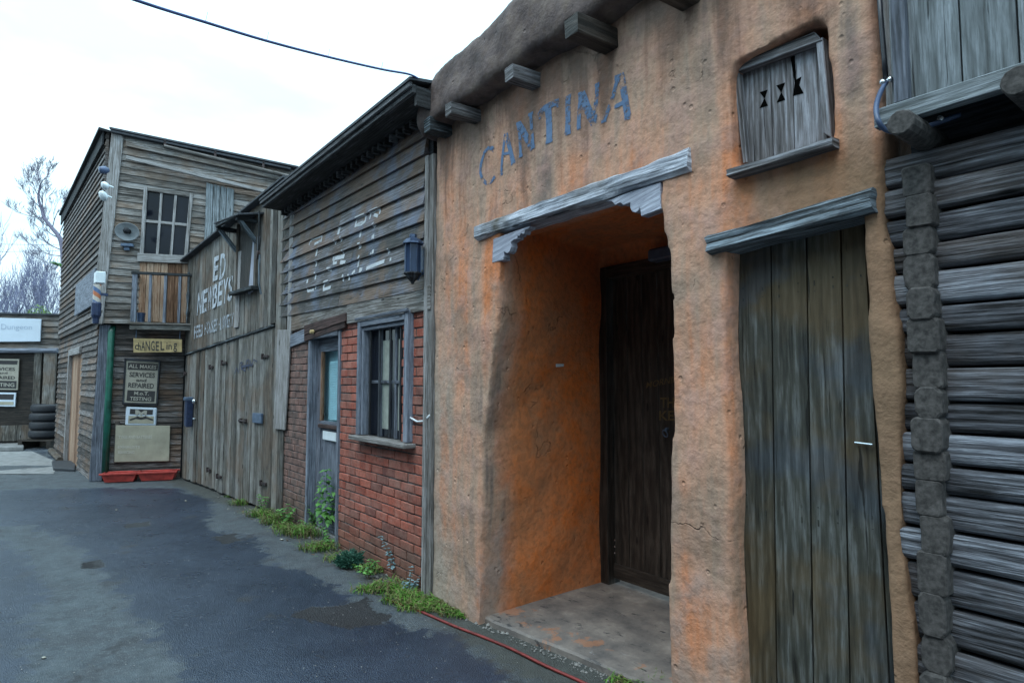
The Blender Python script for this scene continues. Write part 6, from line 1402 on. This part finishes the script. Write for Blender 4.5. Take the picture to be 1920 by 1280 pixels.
# ================================================================== TREES
def tree(base, tips, name, label, group, mat, r0, depth, spread, seed, hgt, lean=(0, 0, 0), nsub=3, twig=.006, up_=.25, kink=.15):
    random.seed(seed); e = empty(name, WORLD, tuple(base), label, 'tree', group); T = MB(); Cw = MB()
    def grow(p, d, L, r, k):
        n = 5; P = [p]; dd = d.copy()
        for i in range(n):
            dd = (dd + Vector((random.uniform(-1, 1), random.uniform(-1, 1), random.uniform(-.6, 1))) * kink + Vector((0, 0, up_ * .2))).normalized(); P.append(P[-1] + dd * L / n)
        (T if k >= depth - 1 else Cw).tube(P, r, 6 if k >= depth - 1 else 3, taper=max(r * .55, twig * .5), caps=False)
        if k == 0: return
        for j in range(nsub + (1 if k < 3 else 0)):
            t = random.uniform(.35, 1.0) if j else 1.0; q = P[min(n, int(t * n))]
            a = random.uniform(0, 6.28); sp_ = random.uniform(.5, 1.0) * spread; nd = (dd + Vector((math.cos(a), math.sin(a), random.uniform(-.2, .5))) * sp_).normalized()
            grow(q, nd, L * random.uniform(.6, .85), max(r * .55, twig), k - 1)
    grow(Vector(base), (Vector((0, 0, 1)) + Vector(lean)).normalized(), hgt, r0, depth)
    T.build('trunk', mat, e, off=tuple(base)); Cw.build('crown', mat, e, off=tuple(base)); return e
b = at(120, 515, 24); b0 = Vector((b.x, b.y, 0))
def bare_tree():
    random.seed(11); base = Vector((at(126, 560, 24).x, 24, 0)); e = empty('bare_tree', WORLD, tuple(base), 'tall leaning bare tree with fine twigs behind the corner house', 'tree'); T = MB(); Cw = MB()
    main = [base] + [at(x, y, 24) for x, y in ((122, 600), (120, 520), (118, 470), (112, 446), (98, 428), (84, 410), (78, 392), (72, 370), (76, 345))]
    T.tube(smoothp(main, 3), .13, 8, taper=.03)
    def grow(p, d, L, r, k):
        n = 5; P = [p]; dd = d.copy()
        for i in range(n): dd = (dd + Vector((random.uniform(-1, 1), random.uniform(-.7, .7), random.uniform(-.5, 1.1))) * .14).normalized(); P.append(P[-1] + dd * L / n)
        Cw.tube(P, r, 4 if k > 1 else 3, taper=r * .5, caps=False)
        if k == 0: return
        for j in range(3):
            q = P[random.randint(2, n)]; a = random.uniform(0, 6.28); nd = (dd + Vector((math.cos(a), math.sin(a) * .7, random.uniform(-.1, .7))) * random.uniform(.3, .75)).normalized(); grow(q, nd, L * random.uniform(.55, .8), max(r * .5, .0045), k - 1)
    for (x, y, dx_, dz_, L, r) in ((118, 470, -1, .3, 1.3, .035), (118, 480, -.9, -.1, 1.2, .03), (112, 446, -1, .35, 1.3, .04), (98, 428, -1, .5, 1.0, .035), (98, 428, .2, 1, 1.3, .04), (84, 410, .1, 1, 1.3, .04), (84, 410, -1, .2, 1.1, .03), (78, 392, -.9, .8, 1.1, .035), (78, 392, .5, 1, 1.2, .035), (72, 370, -.5, 1, 1.1, .03), (76, 345, .3, 1, .8, .03), (76, 345, -.4, 1, .8, .028), (110, 446, .5, 1, 1.2, .03), (118, 500, -1, .1, 1.0, .025), (120, 520, -.9, .0, .9, .02), (120, 430, .4, 1, 1.2, .03)):
        grow(at(x, y, 24), Vector((dx_, random.uniform(-.4, .4), dz_)).normalized(), L * .62, r * .65, 5)
    T.build('trunk', M['bark'], e, off=tuple(base)); Cw.build('crown', M['bark'], e, off=tuple(base))
bare_tree()
for i, (x, Y, h, lab) in enumerate([(0, 35, 3.5, 'bare tree behind the left end of the white fascia sign'), (36, 44, 4.1, 'bare tree in the middle of the distant thicket, furthest back'), (72, 46, 4.0, 'slim bare tree behind the green shrub'), (-30, 38, 3.4, 'bare tree at the left edge in the distant thicket'), (18, 36, 3.5, 'bare many-branched tree behind the white fascia sign, left one'), (55, 40, 3.7, 'bare many-branched tree above the right part of the white fascia sign'), (88, 37, 2.9, 'smaller bare tree between the thicket and the boarded wing'), (-75, 42, 2.8, 'bare tree just outside the left edge of the lane view')]):
    if x < -60: continue
    p = at(x, 700, Y); tree((p.x, Y, 0), None, 'distant_bare_tree', lab, 'bare trees behind the far shop', M['bark2'], .10, 5, .75, 30 + i, h, nsub=3, twig=.011, up_=.5)
# evergreen spray near the wing and the green shrub over the far shop
p = at(75, 592, 19); e = empty('green_shrub', WORLD, (p.x, 19, 0), 'yellow-green shrub rising above the roof of the far shop', 'shrub'); random.seed(5)
mb = MB(); mb.tube([(p.x, 19, 0), (p.x, 19, p.z - .2)], .05, 6); mb.build('stem', M['bark'], e, off=(p.x, 19, 0)); mb = MB()
for i in range(2600):
    a = random.uniform(0, 6.28); rr = math.sqrt(random.random()); q = Vector((p.x + math.cos(a) * rr * .62, 19 + math.sin(a) * rr * .5, p.z - .6 + random.random() * .95 * (1 - rr * rr * .8))); leaf(mb, q, (random.uniform(-1, 1), random.uniform(-1, 1), random.uniform(-.2, 1)), .07, .022)
mb.build('leaves', M['shrubl'], e, off=(p.x, 19, 0))
p = at(122, 494, 16.5); e = empty('evergreen_sprig', WORLD, tuple(p), 'dark green sprig poking out behind the corner of the boarded wing', 'plant'); mb = MB()
for i in range(260):
    t = random.random(); q = at(100 + 26 * t, 492 + 8 * t, 16.5) + Vector((0, random.uniform(-.1, .1), random.uniform(-.06, .05) * t)); leaf(mb, q, (random.uniform(-1, .2), random.uniform(-1, 1), random.uniform(-.3, .5)), .06, .015)
mb.build('leaves', M['nettle'], e, off=tuple(p)); mb = MB(); mb.tube([at(102, 493, 16.5), at(150, 512, 16.5)], .012, 5); mb.build('stem', M['bark'], e, off=tuple(p))
# ================================================================== THE OTHER SIDE OF THE LANE (unseen building left of the camera, added to shade porch and facades)
OO = (2.0, -6.2, 0); opp = empty('added_shade_workshop', A, OO, 'plain dark boarded workshop added unseen across the lane to shade the facades', 'building')
mb = MB(); z = 0.0
while z < 5.1: mb.hexa([(-7.5, -6.03, z), (-7.5, -6.2, z), (-7.5, -6.2, z + .2), (-7.5, -6.03, z + .2), (9.5, -5.99, z), (9.5, -6.2, z), (9.5, -6.2, z + .2), (9.5, -6.02, z + .2)], (1, 0, 0)); z += .2
mb.build('boards', M['side'], opp, off=OO)
mb = MB(); mb.box(-7.5, 9.5, -9.5, -6.21, 0, 5.0); mb.build('body', M['dark'], opp, off=OO)
mb = MB(); mb.box(-7.65, 9.6, -9.6, -5.85, 5.21, 5.26); mb.build('roof', M['felt'], opp, off=OO)
